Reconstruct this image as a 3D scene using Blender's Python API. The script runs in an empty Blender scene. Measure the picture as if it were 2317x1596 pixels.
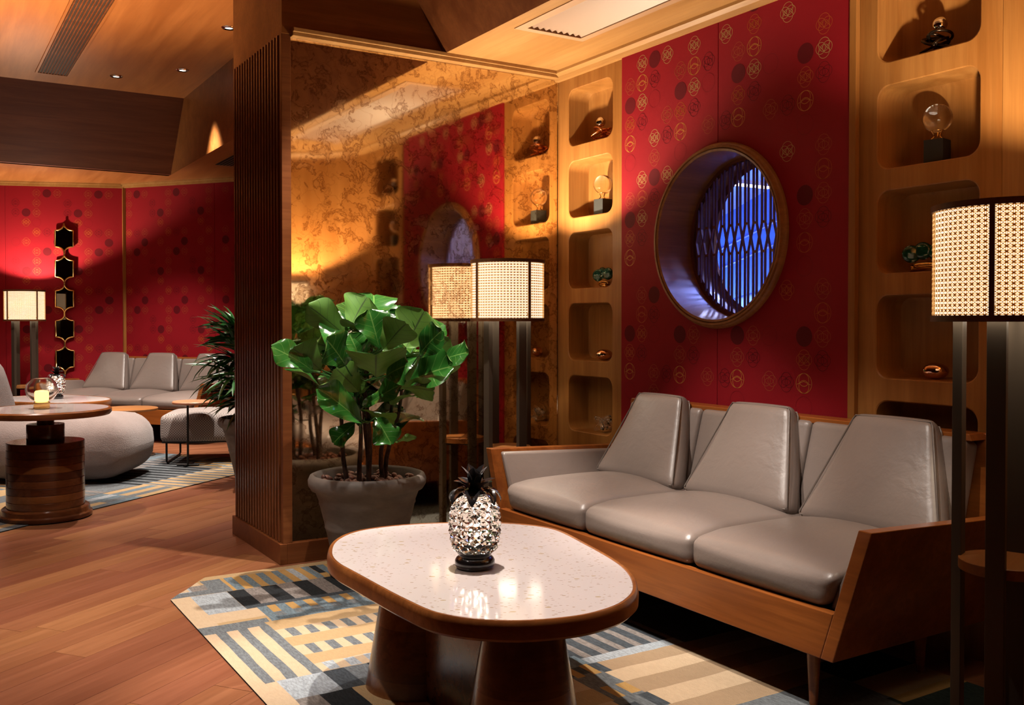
import bpy, bmesh, math, random
from mathutils import Vector, Matrix, Euler, noise as mnoise
R = math.radians; PI = math.pi
random.seed(7)
scene = bpy.context.scene
COL = scene.collection
# ------------------------------------------------------------------ camera
cd = bpy.data.cameras.new('camera'); cam = bpy.data.objects.new('camera', cd); COL.objects.link(cam)
cd.sensor_width = 36.0; cd.lens = 36.0*2180/2317; cd.shift_y = -36/2317; cd.clip_start = .05
cam.location = (0, 0, 1.2); cam.rotation_euler = (R(90-.93), 0, R(-31.8))
scene.camera = cam
# ------------------------------------------------------------------ world / colour management
w = bpy.data.worlds.new('world'); scene.world = w; w.use_nodes = True
w.node_tree.nodes['Background'].inputs[0].default_value = (1, .62, .36, 1)
w.node_tree.nodes['Background'].inputs[1].default_value = .006
vs = scene.view_settings
vs.view_transform = 'Standard'; vs.look = 'None'; vs.gamma = 1; vs.exposure = 0.55; vs.use_curve_mapping = False
# ------------------------------------------------------------------ lamps of the ceiling (fixtures follow further down)
def spot(name, loc, tgt, power, size, blend=.6, col=(1, .9, .78), rad=.03, parent=None):
    l = bpy.data.lights.new(name, 'SPOT'); l.energy = power; l.spot_size = R(size); l.spot_blend = blend
    l.color = col; l.shadow_soft_size = rad
    o = bpy.data.objects.new(name, l); COL.objects.link(o); o.location = loc
    o.rotation_euler = (Vector(tgt)-Vector(loc)).to_track_quat('-Z', 'Y').to_euler()
    if parent: o.parent = parent
    return o
def point(name, loc, power, col, rad=.03, parent=None):
    l = bpy.data.lights.new(name, 'POINT'); l.energy = power; l.color = col; l.shadow_soft_size = rad
    o = bpy.data.objects.new(name, l); COL.objects.link(o); o.location = loc
    if parent: o.parent = parent
    return o
NEUT = (1, .90, .80); WARM = (1, .78, .52); LAMPC = (1, .84, .62)
CEIL = 3.367
# (x, y, target, power, cone, blend): ceiling downlights; the first three stand in the picture
DOWN = [(1.534, 9.115, (1.66, 10.2, .4), 370, 62, .7), (1.983, 8.59, (2.10, 8.5, 0), 420, 62, .6), (1.99, 7.173, (2.0, 7.2, 0), 380, 70, .6),
        (1.42, 2.62, (1.45, 2.55, 0), 410, 42, .35), (1.15, 3.3, (2.65, 3.15, .45), 320, 32, .7),
        (1.05, 2.1, (2.55, 2.45, .45), 250, 32, .7), (1.95, 3.98, (1.62, 4.25, 0), 420, 52, .5), (1.2, 2.9, (1.8, 4.2, .95), 170, 20, .6),
        (.3, 3.9, (.4, 4.3, 0), 215, 60, .8), (-.3, 2.6, (.3, 3.4, 0), 215, 58, .8), (.6, 4.7, (.66, 6.4, .3), 150, 24, .7), (.2, 6.3, (.6, 6.9, 0), 220, 60, .8), (.4, 8.2, (.7, 8.6, 0), 240, 62, .8), (.2, 9.5, (.2, 9.8, 0), 200, 90, .6)]
for i, (x, y, t, p, s, b) in enumerate(DOWN):
    spot('downlight_beam', (x, y, CEIL-.035), t, p, s, b, NEUT, .025)
# added upward spots with no lamp behind them, brightening the lounge ceiling
for q, e in (((-.5, 7.6, 1.55), 420), ((.9, 6.4, 1.5), 260)): spot('added_ceiling_fill', q, (q[0], q[1], 3.4), e, 112, .8, (1, .74, .48), .12)
# ------------------------------------------------------------------ node helpers
class NT:
    def __init__(s, name, rough=.5, metal=0, col=(.5, .5, .5), **kw):
        s.m = bpy.data.materials.new(name); s.m.use_nodes = True; s.t = s.m.node_tree
        s.p = s.t.nodes['Principled BSDF']; s.out = s.t.nodes['Material Output']
        s.set(s.p, **{'Base Color': col, 'Roughness': rough, 'Metallic': metal}); s.set(s.p, **{k.replace('_', ' '): v for k, v in kw.items()})
    def set(s, n, **kw):
        for k, v in kw.items():
            i = n.inputs[int(k[1:])] if k[0] == 'i' and k[1:].isdigit() else n.inputs[k]
            if hasattr(v, 'is_output') or hasattr(v, 'node'): s.t.links.new(v, i)
            else:
                if isinstance(v, (tuple, list)) and len(v) == 3 and i.type == 'RGBA': v = (*v, 1)
                i.default_value = v
    def n(s, typ, props=None, **kw):
        x = s.t.nodes.new('ShaderNode'+typ)
        for k, v in (props or {}).items(): setattr(x, k, v)
        s.set(x, **kw); return x
    def coord(s, scale=(1, 1, 1), rot=(0, 0, 0), kind='Object'):
        c = s.n('TexCoord').outputs[kind]
        return s.n('Mapping', None, Vector=c, Scale=scale, Rotation=rot).outputs[0]
    def noise(s, v, scale=5, detail=4, rough=.5, dist=0):
        return s.n('TexNoise', None, Vector=v, Scale=scale, Detail=detail, Roughness=rough, Distortion=dist).outputs['Fac']
    def ramp(s, f, stops):
        x = s.n('ValToRGB', None, Fac=f); e = x.color_ramp.elements
        while len(e) < len(stops): e.new(.5)
        for el, (p, c) in zip(e, stops): el.position = p; el.color = (*c, 1) if len(c) == 3 else c
        return x.outputs[0]
    def mix(s, f, a, b, mode='MIX'):
        return s.n('MixRGB', {'blend_type': mode}, Fac=f, Color1=a, Color2=b).outputs[0]
    def math(s, op, a, b=0.0):
        return s.n('Math', {'operation': op}, i0=a, i1=b).outputs[0]
    def bump(s, h, strength=.2, dist=.01):
        s.set(s.p, Normal=s.n('Bump', None, Height=h, Strength=strength, Distance=dist).outputs[0])
def plain(name, col, rough=.5, metal=0, **kw): return NT(name, rough, metal, col, **kw).m
def wood(name, c1, c2, axis='z', rough=.38, vary=0.0, fine=1.0, bands=.5, coat=0):
    c1 = tuple(q*.68 for q in c1); c2 = tuple(q*.64 for q in c2); a = NT(name, rough)
    k = {'x': (.09, 1, 1), 'y': (1, .09, 1), 'z': (1, 1, .09)}[axis]
    v = a.coord(k)
    n1 = a.noise(v, 9*fine, 5, .55, .6)
    v2 = a.coord(tuple(q*.35 if q < 1 else q for q in k))
    n2 = a.noise(v2, 150*fine, 2, .6)
    n4 = a.noise(a.coord(tuple(q*.6 if q < 1 else q for q in k)), 48*fine, 3, .6, .3)
    v3 = a.coord((.8, .8, .8)); n3 = a.noise(v3, 1.3, 2)
    col = a.ramp(n1, [(.36, c2), (.5, tuple((p+q)/2 for p, q in zip(c1, c2))), (.64, c1)])
    col = a.mix(a.math('MULTIPLY', a.ramp(n4, [(.45, (0, 0, 0)), (.62, (1, 1, 1))]), bands*.9), col, tuple(q*.72 for q in c2))
    col = a.mix(a.math('MULTIPLY', n2, bands), col, tuple(q*.55 for q in c2))
    col = a.mix(a.math('MULTIPLY', n3, .35), col, tuple(q*.8 for q in c2))
    if vary:
        rnd = a.n('ObjectInfo').outputs['Random']
        col = a.n('HueSaturation', None, Color=col, Value=a.math('ADD', a.math('MULTIPLY', rnd, vary), 1-vary*.55), Hue=a.math('ADD', a.math('MULTIPLY', rnd, .015), .4925)).outputs[0]
    a.set(a.p, **{'Base Color': col, 'Coat Weight': coat, 'Coat Roughness': .15, 'Specular IOR Level': .22})
    a.bump(n2, .08, .002)
    return a.m
# ------------------------------------------------------------------ mesh helpers
class MB:
    def __init__(s): s.v = []; s.f = []; s.uv = None; s.col = None; s.mi = None
    def add(s, v, f):
        o = len(s.v); s.v += [tuple(p) for p in v]; s.f += [tuple(i+o for i in q) for q in f]; return s
    def box(s, a, b, M=None):
        (x0, y0, z0), (x1, y1, z1) = a, b
        v = [(x0, y0, z0), (x1, y0, z0), (x1, y1, z0), (x0, y1, z0), (x0, y0, z1), (x1, y0, z1), (x1, y1, z1), (x0, y1, z1)]
        if M: v = [M @ Vector(p) for p in v]
        return s.add(v, [(3, 2, 1, 0), (4, 5, 6, 7), (0, 1, 5, 4), (1, 2, 6, 5), (2, 3, 7, 6), (3, 0, 4, 7)])
    def prism(s, poly, fn, d):      # poly 2D ccw, fn(u,v,w)->xyz, extruded w 0..d
        n = len(poly)
        v = [fn(u, q, 0) for u, q in poly]+[fn(u, q, d) for u, q in poly]
        return s.add(v, [tuple(range(n))[::-1], tuple(range(n, 2*n))]+[(i, (i+1) % n, n+(i+1) % n, n+i) for i in range(n)])
    def lathe(s, prof, n=32, c=(0, 0, 0), caps=True):
        v = []; f = []
        for r, z in prof:
            for i in range(n): t = 2*PI*i/n; v.append((c[0]+r*math.cos(t), c[1]+r*math.sin(t), c[2]+z))
        for k in range(len(prof)-1):
            for i in range(n): j = (i+1) % n; f.append((k*n+i, k*n+j, (k+1)*n+j, (k+1)*n+i))
        if caps:
            f.append(tuple(range(n))[::-1]); m = (len(prof)-1)*n; f.append(tuple(range(m, m+n)))
        return s.add(v, f)
    def tube(s, pts, r, n=8, close=False):
        pts = [Vector(p) for p in pts]; m = len(pts); v = []; f = []; up = None
        for i, p in enumerate(pts):
            a = pts[(i+1) % m] if (close or i < m-1) else p; b = pts[i-1] if (close or i > 0) else p
            t = (a-b).normalized()
            if up is None: up = t.orthogonal().normalized()
            up = (up-t*up.dot(t)); up = up.normalized() if up.length > 1e-6 else t.orthogonal().normalized()
            sd = t.cross(up); rr = r[i] if isinstance(r, (list, tuple)) else r
            for k in range(n): q = 2*PI*k/n; v.append(p+up*math.cos(q)*rr+sd*math.sin(q)*rr)
        for i in range(m if close else m-1):
            for k in range(n): a = i*n; b = ((i+1) % m)*n; f.append((a+k, a+(k+1) % n, b+(k+1) % n, b+k))
        if not close: f += [tuple(range(n))[::-1], tuple(range((m-1)*n, m*n))]
        return s.add(v, f)
    def sphere(s, c, r, n=24, m=14, sc=(1, 1, 1)):
        v = [(c[0], c[1], c[2]-r*sc[2])]; f = []
        for i in range(1, m):
            t = PI*i/m
            for k in range(n): q = 2*PI*k/n; v.append((c[0]+r*sc[0]*math.sin(t)*math.cos(q), c[1]+r*sc[1]*math.sin(t)*math.sin(q), c[2]-r*sc[2]*math.cos(t)))
        v.append((c[0], c[1], c[2]+r*sc[2])); L = len(v)-1
        for k in range(n): f.append((0, 1+(k+1) % n, 1+k)); f.append((L, L-n+k, L-n+(k+1) % n))
        for i in range(m-2):
            for k in range(n): a = 1+i*n; f.append((a+k, a+(k+1) % n, a+n+(k+1) % n, a+n+k))
        return s.add(v, f)
    def puff(s, dim, r, bulge=(0, 0, 0), N=12, M=None, warp=None):
        hx, hy, hz = (d/2 for d in dim); idx = {}; V = []; F = []
        def ts(h):
            e = [-h, -h+r*.35, -h+r*.75, -h+r*1.3]; k = max(2, N-6)
            mid = [(-h+r*1.3)+(2*h-2.6*r)*i/k for i in range(1, k)] if h > 1.35*r else []
            return sorted(set([round(q, 6) for q in e+mid+[-q for q in e]]+[0.0]))
        T = [ts(hx), ts(hy), ts(hz)]
        def vid(p):
            k = tuple(round(q, 5) for q in p)
            if k not in idx:
                idx[k] = len(V); p = Vector(p)
                inn = Vector([max(-h+r, min(h-r, q)) if h > r else 0 for h, q in zip((hx, hy, hz), p)])
                d = p-inn; q = inn+(d.normalized()*r if d.length > 1e-9 else d)
                fx, fy, fz = 1-(q.x/hx)**2, 1-(q.y/hy)**2, 1-(q.z/hz)**2
                q = Vector((q.x+bulge[0]*max(0, fy*fz)*q.x/hx, q.y+bulge[1]*max(0, fx*fz)*q.y/hy, q.z+bulge[2]*max(0, fx*fy)*q.z/hz))
                if warp: q = Vector(warp(q))
                if M: q = M @ q
                V.append(tuple(q))
            return idx[k]
        for ax in range(3):
            a, b = [(1, 2), (2, 0), (0, 1)][ax]; h = (hx, hy, hz)[ax]
            for sgn in (-1, 1):
                for i in range(len(T[a])-1):
                    for j in range(len(T[b])-1):
                        q = []
                        for di, dj in ((0, 0), (1, 0), (1, 1), (0, 1)):
                            p = [0, 0, 0]; p[ax] = sgn*h; p[a] = T[a][i+di]; p[b] = T[b][j+dj]; q.append(vid(p))
                        if len(set(q)) == 4: F.append(q if sgn > 0 else q[::-1])
        return s.add(V, F)
    def mesh(s, name, mat, smooth=None):
        me = bpy.data.meshes.new(name); me.from_pydata(s.v, [], s.f); me.validate()
        for m in (mat if isinstance(mat, (list, tuple)) else [mat]): me.materials.append(m)
        if s.uv is not None:
            ul = me.uv_layers.new(name='UVMap')
            for lp in me.loops: ul.data[lp.index].uv = s.uv[lp.vertex_index]
        if s.col is not None:
            ca = me.color_attributes.new('Col', 'FLOAT_COLOR', 'CORNER')
            for p, c in zip(me.polygons, s.col):
                for li in p.loop_indices: ca.data[li].color = (*c, 1)
        if s.mi is not None:
            for p, c in zip(me.polygons, s.mi): p.material_index = c
        bm = bmesh.new(); bm.from_mesh(me); bmesh.ops.recalc_face_normals(bm, faces=bm.faces); bm.to_mesh(me); bm.free()
        if smooth is not None:
            me.shade_smooth()
            if smooth < 180: me.set_sharp_from_angle(angle=R(smooth))
        return me
    def obj(s, name, mat, parent=None, smooth=None, bevel=0, kind=None, label=None, loc=None):
        o = bpy.data.objects.new(name, s.mesh(name, mat, smooth)); COL.objects.link(o)
        if parent is not None: o.parent = parent
        if bevel:
            b = o.modifiers.new('bevel', 'BEVEL'); b.width = bevel; b.segments = 2; b.limit_method = 'ANGLE'; b.angle_limit = R(40)
        if kind: o['kind'] = kind
        if label: o['label'] = label
        if loc: o.location = loc
        return o
def tag(o, label, cat, group=None):
    o['label'] = label; o['category'] = cat
    if group: o['group'] = group
    return o
def thing(name, label, cat, loc=(0, 0, 0), rz=0, group=None):
    o = bpy.data.objects.new(name, None); COL.objects.link(o); o.location = loc; o.rotation_euler = (0, 0, rz); o.empty_display_size = .1
    return tag(o, label, cat, group)
def st(o): o['kind'] = 'structure'; return o
KIDS = {}
def kids(o): return [c for c in bpy.data.objects if c.parent == o]
def dup(o, loc=None, rz=None, label=None, parent=None):
    c = o.copy(); COL.objects.link(c)
    if parent is not None: c.parent = parent
    for k in kids(o): dup(k, parent=c)
    if loc is not None: c.location = loc
    if rz is not None: c.rotation_euler = (0, 0, rz)
    if label: c['label'] = label
    return c
def copies(proto, parent, loc, rot=None, scale=None):
    c = proto.copy(); COL.objects.link(c); c.parent = parent; c.location = loc
    if rot is not None: c.rotation_euler = rot
    if scale is not None: c.scale = scale
    return c
# ------------------------------------------------------------------ materials
W_WALL = wood('oak_wall', (.52, .225, .058), (.37, .135, .027), 'z', .4, bands=.28)
W_HOR = wood('oak_beam', (.42, .155, .038), (.28, .09, .018), 'x', .4)
W_CEIL = wood('oak_ceiling', (.52, .195, .055), (.38, .125, .030), 'y', .38, bands=.25)
W_SOF = wood('oak_soffit', (.58, .30, .10), (.48, .22, .062), 'y', .45, bands=.3)
W_COFF = wood('shade_darkened_coffer_oak', (.27, .085, .026), (.17, .045, .013), 'x', .4, bands=.3)  # coffer sides: same oak, with their shade darkened into the colour
W_DARK = wood('stained_slat_wood', (.33, .105, .034), (.19, .055, .017), 'z', .26)
W_TRIM = wood('stained_trim_wood', (.30, .10, .03), (.21, .06, .018), 'x', .35)
W_SOFA = wood('cherry_sofa_wood', (.47, .145, .030), (.31, .082, .016), 'x', .3, coat=.3)
W_TAB = wood('ash_table_edge', (.47, .165, .043), (.29, .085, .021), 'x', .3, coat=.3)
W_BASE = wood('turned_table_wood', (.26, .085, .025), (.12, .033, .012), 'x', .25, fine=.7, coat=.4)
W_FRAME = wood('oak_window_frame', (.46, .20, .065), (.31, .115, .032), 'z', .35)
W_TRAY = wood('oak_tray', (.50, .22, .07), (.36, .13, .035), 'x', .35)
W_FLOOR = wood('floor_planks', (.42, .170, .080), (.30, .108, .046), 'x', .36, vary=.34, bands=.35)
BLACKGAP = plain('dark_backing', (.02, .01, .006), .8)
DARKMETAL = plain('blackened_bronze', (.075, .053, .036), .48, .6)
BLACKIRON = plain('black_steel', (.02, .018, .017), .4, .6)
GOLD = plain('polished_brass', (.72, .45, .16), .22, 1)
COPPER = plain('copper_wire', (.75, .27, .10), .18, 1)
ROSE = plain('rose_gold', (.80, .48, .30), .08, 1)
CHROME = plain('polished_chrome', (.75, .72, .68), .06, 1)
BLACKGLOSS = plain('black_lacquer', (.012, .011, .012), .18, 0, Coat_Weight=.5)
STONEBLK = NT('black_marble', .5, 0, (.022, .022, .02)).m
GREEN_AG = NT('green_agate', .12)
_v = GREEN_AG.noise(GREEN_AG.coord((1, 1, 3)), 40, 3); GREEN_AG.set(GREEN_AG.p, **{'Base Color': GREEN_AG.ramp(_v, [(.45, (.004, .035, .025)), (.62, (.01, .07, .05)), (.68, (.4, .5, .42))])}); GREEN_AG = GREEN_AG.m
GLASS = plain('clear_glass', (1, 1, 1), .0, 0, Transmission_Weight=1.0, IOR=1.5)
SMOKE = plain('bubble_glass', (.95, .9, .85), .06, 0, Transmission_Weight=1.0, IOR=1.15)
def leather(name, c):
    a = NT(name, .33); v = a.coord(); n = a.noise(v, 4, 3); f = a.noise(v, 420, 2)
    a.set(a.p, **{'Base Color': a.mix(n, tuple(q*.9 for q in c), tuple(q*1.1 for q in c)), 'Roughness': a.math('ADD', a.math('MULTIPLY', n, .16), .30)})
    b = a.noise(v, 14, 3, .6, .4)
    a.bump(a.math('ADD', a.math('MULTIPLY', f, .12), b), .18, .012); return a.m
LEATH = leather('taupe_leather', (.165, .129, .112)); LEATHP = leather('taupe_leather_seam', (.13, .105, .09))
_a = NT('red_wall_fabric', .75); _n = _a.noise(_a.coord((1, 1, 1)), 500, 2); _m = _a.noise(_a.coord(), 1.2, 2)
_a.set(_a.p, **{'Base Color': _a.mix(_m, (.175, .0035, .0075), (.215, .0055, .0105)), 'Specular IOR Level': .12}); _a.bump(_n, .25, .002); RED = _a.m
P_D = plain('printed_dark', (.085, .003, .006), .75, Specular_IOR_Level=.12); P_K = plain('printed_maroon', (.062, .0025, .005), .75, Specular_IOR_Level=.12); P_E = plain('printed_ring', (.115, .0035, .0065), .75, Specular_IOR_Level=.12)
P_G = plain('printed_pale_gold', (.36, .23, .085), .5, Specular_IOR_Level=.12); P_R = plain('printed_gold', (.42, .18, .035), .45, Specular_IOR_Level=.12); P_O = plain('printed_amber', (.32, .075, .014), .5, Specular_IOR_Level=.12); P_g = plain('printed_dim', (.27, .06, .02), .6, Specular_IOR_Level=.12)
# antique mirror: clouded veins eaten into the silvering
_a = NT('antique_mirror', .035, 1, (.7, .5, .3)); _v = _a.coord((1, 1, 1)); _w = _a.n('TexNoise', None, Vector=_v, Scale=9, Detail=3).outputs['Color']
_vv = _a.n('VectorMath', {'operation': 'MULTIPLY_ADD'}, i0=_w, i1=(.22, .22, .22), i2=_v).outputs[0]
_vo = _a.n('TexVoronoi', {'feature': 'DISTANCE_TO_EDGE'}, Vector=_vv, Scale=10).outputs['Distance']
_n1 = _a.noise(_vv, 11, 5, .6); _n2 = _a.noise(_v, 3.0, 2)
_line = _a.ramp(_a.math('ABSOLUTE', _a.math('SUBTRACT', _n1, .56)), [(0, (1, 1, 1)), (.018, (.45, .45, .45)), (.05, (0, 0, 0))])
_patch = _a.ramp(_n1, [(.50, (0, 0, 0)), (.60, (1, 1, 1))])
_cell = _a.ramp(_vo, [(0, (1, 1, 1)), (.035, (0, 0, 0))])
_msk = _a.math('MULTIPLY', _a.math('MAXIMUM', _line, _a.math('MULTIPLY', _cell, .35)), .7)
_c = _a.mix(_a.math('MULTIPLY', _patch, .30), (.84, .71, .52), (.60, .45, .28)); _c = _a.mix(_msk, _c, (.22, .10, .04))
_a.set(_a.p, **{'Base Color': _c, 'Roughness': _a.math('ADD', _a.math('MULTIPLY', _patch, .05), .045)})
MIRROR = _a.m
DARKMIR = plain('dark_mirror', (.10, .09, .08), .04, 1)
# terrazzo
_a = NT('terrazzo', .1); _v = _a.n('Mapping', None, Vector=_a.coord((1, 1, 1), (0, 0, R(32))), Scale=(55, 150, 100)).outputs[0]
_vo = _a.n('TexVoronoi', None, Vector=_v, Scale=1.0, Randomness=1.0); _d = _vo.outputs['Distance']; _rc = _a.n('SeparateColor', None, Color=_vo.outputs['Color']).outputs
_on = _a.math('MULTIPLY', _a.math('LESS_THAN', _d, _a.math('MULTIPLY', _rc[1], .30)), _a.math('GREATER_THAN', _rc[0], .2))
_fc = _a.ramp(_rc[2], [(0, (.24, .15, .065)), (.45, (.30, .21, .10)), (.7, (.20, .13, .10)), (1, (.34, .27, .22))])
_v2 = _a.n('Mapping', None, Vector=_a.coord((1, 1, 1), (0, 0, R(32))), Scale=(22, 55, 40)).outputs[0]; _vo2 = _a.n('TexVoronoi', None, Vector=_v2, Scale=1.0); _r2 = _a.n('SeparateColor', None, Color=_vo2.outputs['Color']).outputs
_on2 = _a.math('MULTIPLY', _a.math('LESS_THAN', _vo2.outputs['Distance'], .2), _a.math('GREATER_THAN', _r2[0], .8))
_c = _a.mix(_on, (.50, .44, .425), _fc); _c = _a.mix(_on2, _c, (.33, .24, .12))
_a.set(_a.p, **{'Base Color': _c, 'Roughness': .09}); TERR = _a.m
# rug wool
_a = NT('wool_pile', .95); _v = _a.coord(); _f = _a.noise(_a.coord((1, .3, 1)), 130, 4, .75); _k = _a.noise(_v, 22, 4, .6); _f2 = _a.noise(_v, 420, 2)
_cc = _a.n('VertexColor', {'layer_name': 'Col'}).outputs[0]; _cs = _a.n('SeparateColor', None, Color=_cc).outputs
_gr = _a.math('LESS_THAN', _a.math('SUBTRACT', _cs[0], _cs[2]), .06)        # greys and blues are heathered, tans hardly
_h = _a.math('MULTIPLY', _a.ramp(_f, [(.40, (1, 1, 1)), (.60, (0, 0, 0))]), _a.math('ADD', _a.math('MULTIPLY', _gr, .45), .12))
_c = _a.mix(_h, _cc, _a.mix(1.0, _cc, (.30, .29, .28), 'MULTIPLY'))
_c = _a.mix(_a.math('MULTIPLY', _k, .35), _c, _a.mix(1.0, _cc, (.62, .58, .56), 'MULTIPLY'))
_a.set(_a.p, **{'Base Color': _c, 'Specular IOR Level': .1}); _a.bump(_a.math('ADD', _f, _f2), .7, .006); WOOL = _a.m
# fig leaf
_a = NT('fig_leaf', .2); _uv = _a.n('SeparateXYZ', None, Vector=_a.n('TexCoord').outputs['UV']).outputs
_av = _a.math('ABSOLUTE', _uv[1]); _mid = _a.math('LESS_THAN', _av, .035)
_sv = _a.math('LESS_THAN', _a.math('FRACT', _a.math('SUBTRACT', _a.math('MULTIPLY', _uv[0], 5.5), _a.math('MULTIPLY', _av, 1.5))), .07)
_vein = _a.math('MAXIMUM', _mid, _a.math('MULTIPLY', _sv, .55)); _bk = _a.n('NewGeometry').outputs['Backfacing']
_nn = _a.noise(_a.coord(), 9, 2); _rn = _a.n('ObjectInfo').outputs['Random']
_up = _a.mix(_rn, (.010, .060, .008), (.020, .105, .014)); _up = _a.mix(_vein, _up, (.085, .19, .04))
_dn = _a.mix(_rn, (.060, .165, .018), (.105, .235, .03)); _dn = _a.mix(_vein, _dn, (.03, .07, .012))
_a.set(_a.p, **{'Base Color': _a.mix(_bk, _up, _dn), 'Roughness': _a.math('ADD', _a.math('MULTIPLY', _bk, .35), .2)})
_a.bump(_a.math('SUBTRACT', 1.0, _vein), .35, .006); FIG = _a.m
_a = NT('palm_leaf', .3); _rn = _a.n('ObjectInfo').outputs['Random']; _a.set(_a.p, **{'Base Color': _a.mix(_rn, (.008, .045, .008), (.02, .10, .02))}); PALM = _a.m
_a = NT('bark', .8); _n = _a.noise(_a.coord((1, 1, .4)), 90, 4); _a.set(_a.p, **{'Base Color': _a.ramp(_n, [(.35, (.022, .010, .006)), (.65, (.085, .04, .022))])}); _a.bump(_n, .7, .008); BARK = _a.m
_a = NT('weathered_clay', .65); _n = _a.noise(_a.coord((1, 1, 2.5)), 6, 5, .65); _a.set(_a.p, **{'Base Color': _a.ramp(_n, [(.3, (.075, .06, .05)), (.55, (.115, .093, .08)), (.75, (.155, .13, .112))])}); _a.bump(_n, .15, .01); CLAY = _a.m
SAUCER = plain('dark_saucer', (.03, .027, .024), .5); SOIL = plain('dark_soil', (.015, .009, .006), .95)
_a = NT('pebble_clay', .55); _rn = _a.n('ObjectInfo').outputs['Random']; _a.set(_a.p, **{'Base Color': _a.mix(_rn, (.07, .022, .012), (.20, .075, .045))}); PEB = _a.m
_a = NT('boucle', .9); _n = _a.noise(_a.coord(), 130, 3, .7); _k = _a.noise(_a.coord(), 10, 2); _a.set(_a.p, **{'Base Color': _a.mix(_a.math('MULTIPLY', _a.math('ADD', _n, _k), .5), (.14, .10, .088), (.25, .19, .17)), 'Sheen Weight': .3}); _a.bump(_n, .6, .012); BOUC = _a.m
_a = NT('houndstooth', .85); _v = _a.coord((38, 38, 38)); _ck = _a.n('TexChecker', None, Vector=_a.coord(), Scale=95, Color1=(.36, .31, .285), Color2=(.06, .045, .04)).outputs[0]; _a.set(_a.p, **{'Base Color': _a.mix(.3, _ck, (.24, .20, .185))}); HOUND = _a.m
FABTOP = plain('grey_weave', (.42, .37, .35), .85)
_a = NT('cane_strand', .6, 0, (.34, .18, .065)); _ad = _a.n('AddShader', None, i0=_a.p.outputs[0], i1=_a.n('BsdfTranslucent', None, Color=(.20, .115, .042)).outputs[0]); _a.t.links.new(_ad.outputs[0], _a.out.inputs[0]); CANE = _a.m; SHADEW = wood('lamp_frame_wood', (.20, .075, .025), (.12, .04, .014), 'x', .4)
def emit(name, col, s):
    a = NT(name, .5, 0, (.02, .02, .02)); a.set(a.p, **{'Emission Color': col, 'Emission Strength': s}); return a.m
DIFFUSER = emit('lit_linen_diffuser', (1, .89, .70), 3.4); LEDW = emit('led_glow', (1, .93, .80), 15); LEDB = emit('led_bar_glow', (.62, .66, 1), 18); FLAME = emit('candle_glow', (1, .52, .14), 2.6); DLENS = emit('downlight_lens', (1, .88, .72), 5)
BLUEW = plain('plaster_panel', (.40, .46, .62), .7); BLUED = plain('dark_blue_panel', (.05, .10, .28), .5); PALE = plain('pale_plaster', (.6, .58, .66), .8); RAILM = plain('rail_metal', (.16, .18, .24), .5)
LATT = plain('lattice_wood', (.14, .038, .022), .4)
_a = NT('window_pane', .02); _g = _a.n('BsdfGlossy', None, Roughness=.01); _tr = _a.n('BsdfTransparent'); _mx = _a.n('MixShader', None, i0=.06, i1=_tr.outputs[0], i2=_g.outputs[0]); _a.t.links.new(_mx.outputs[0], _a.out.inputs[0]); PANE = _a.m
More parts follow.
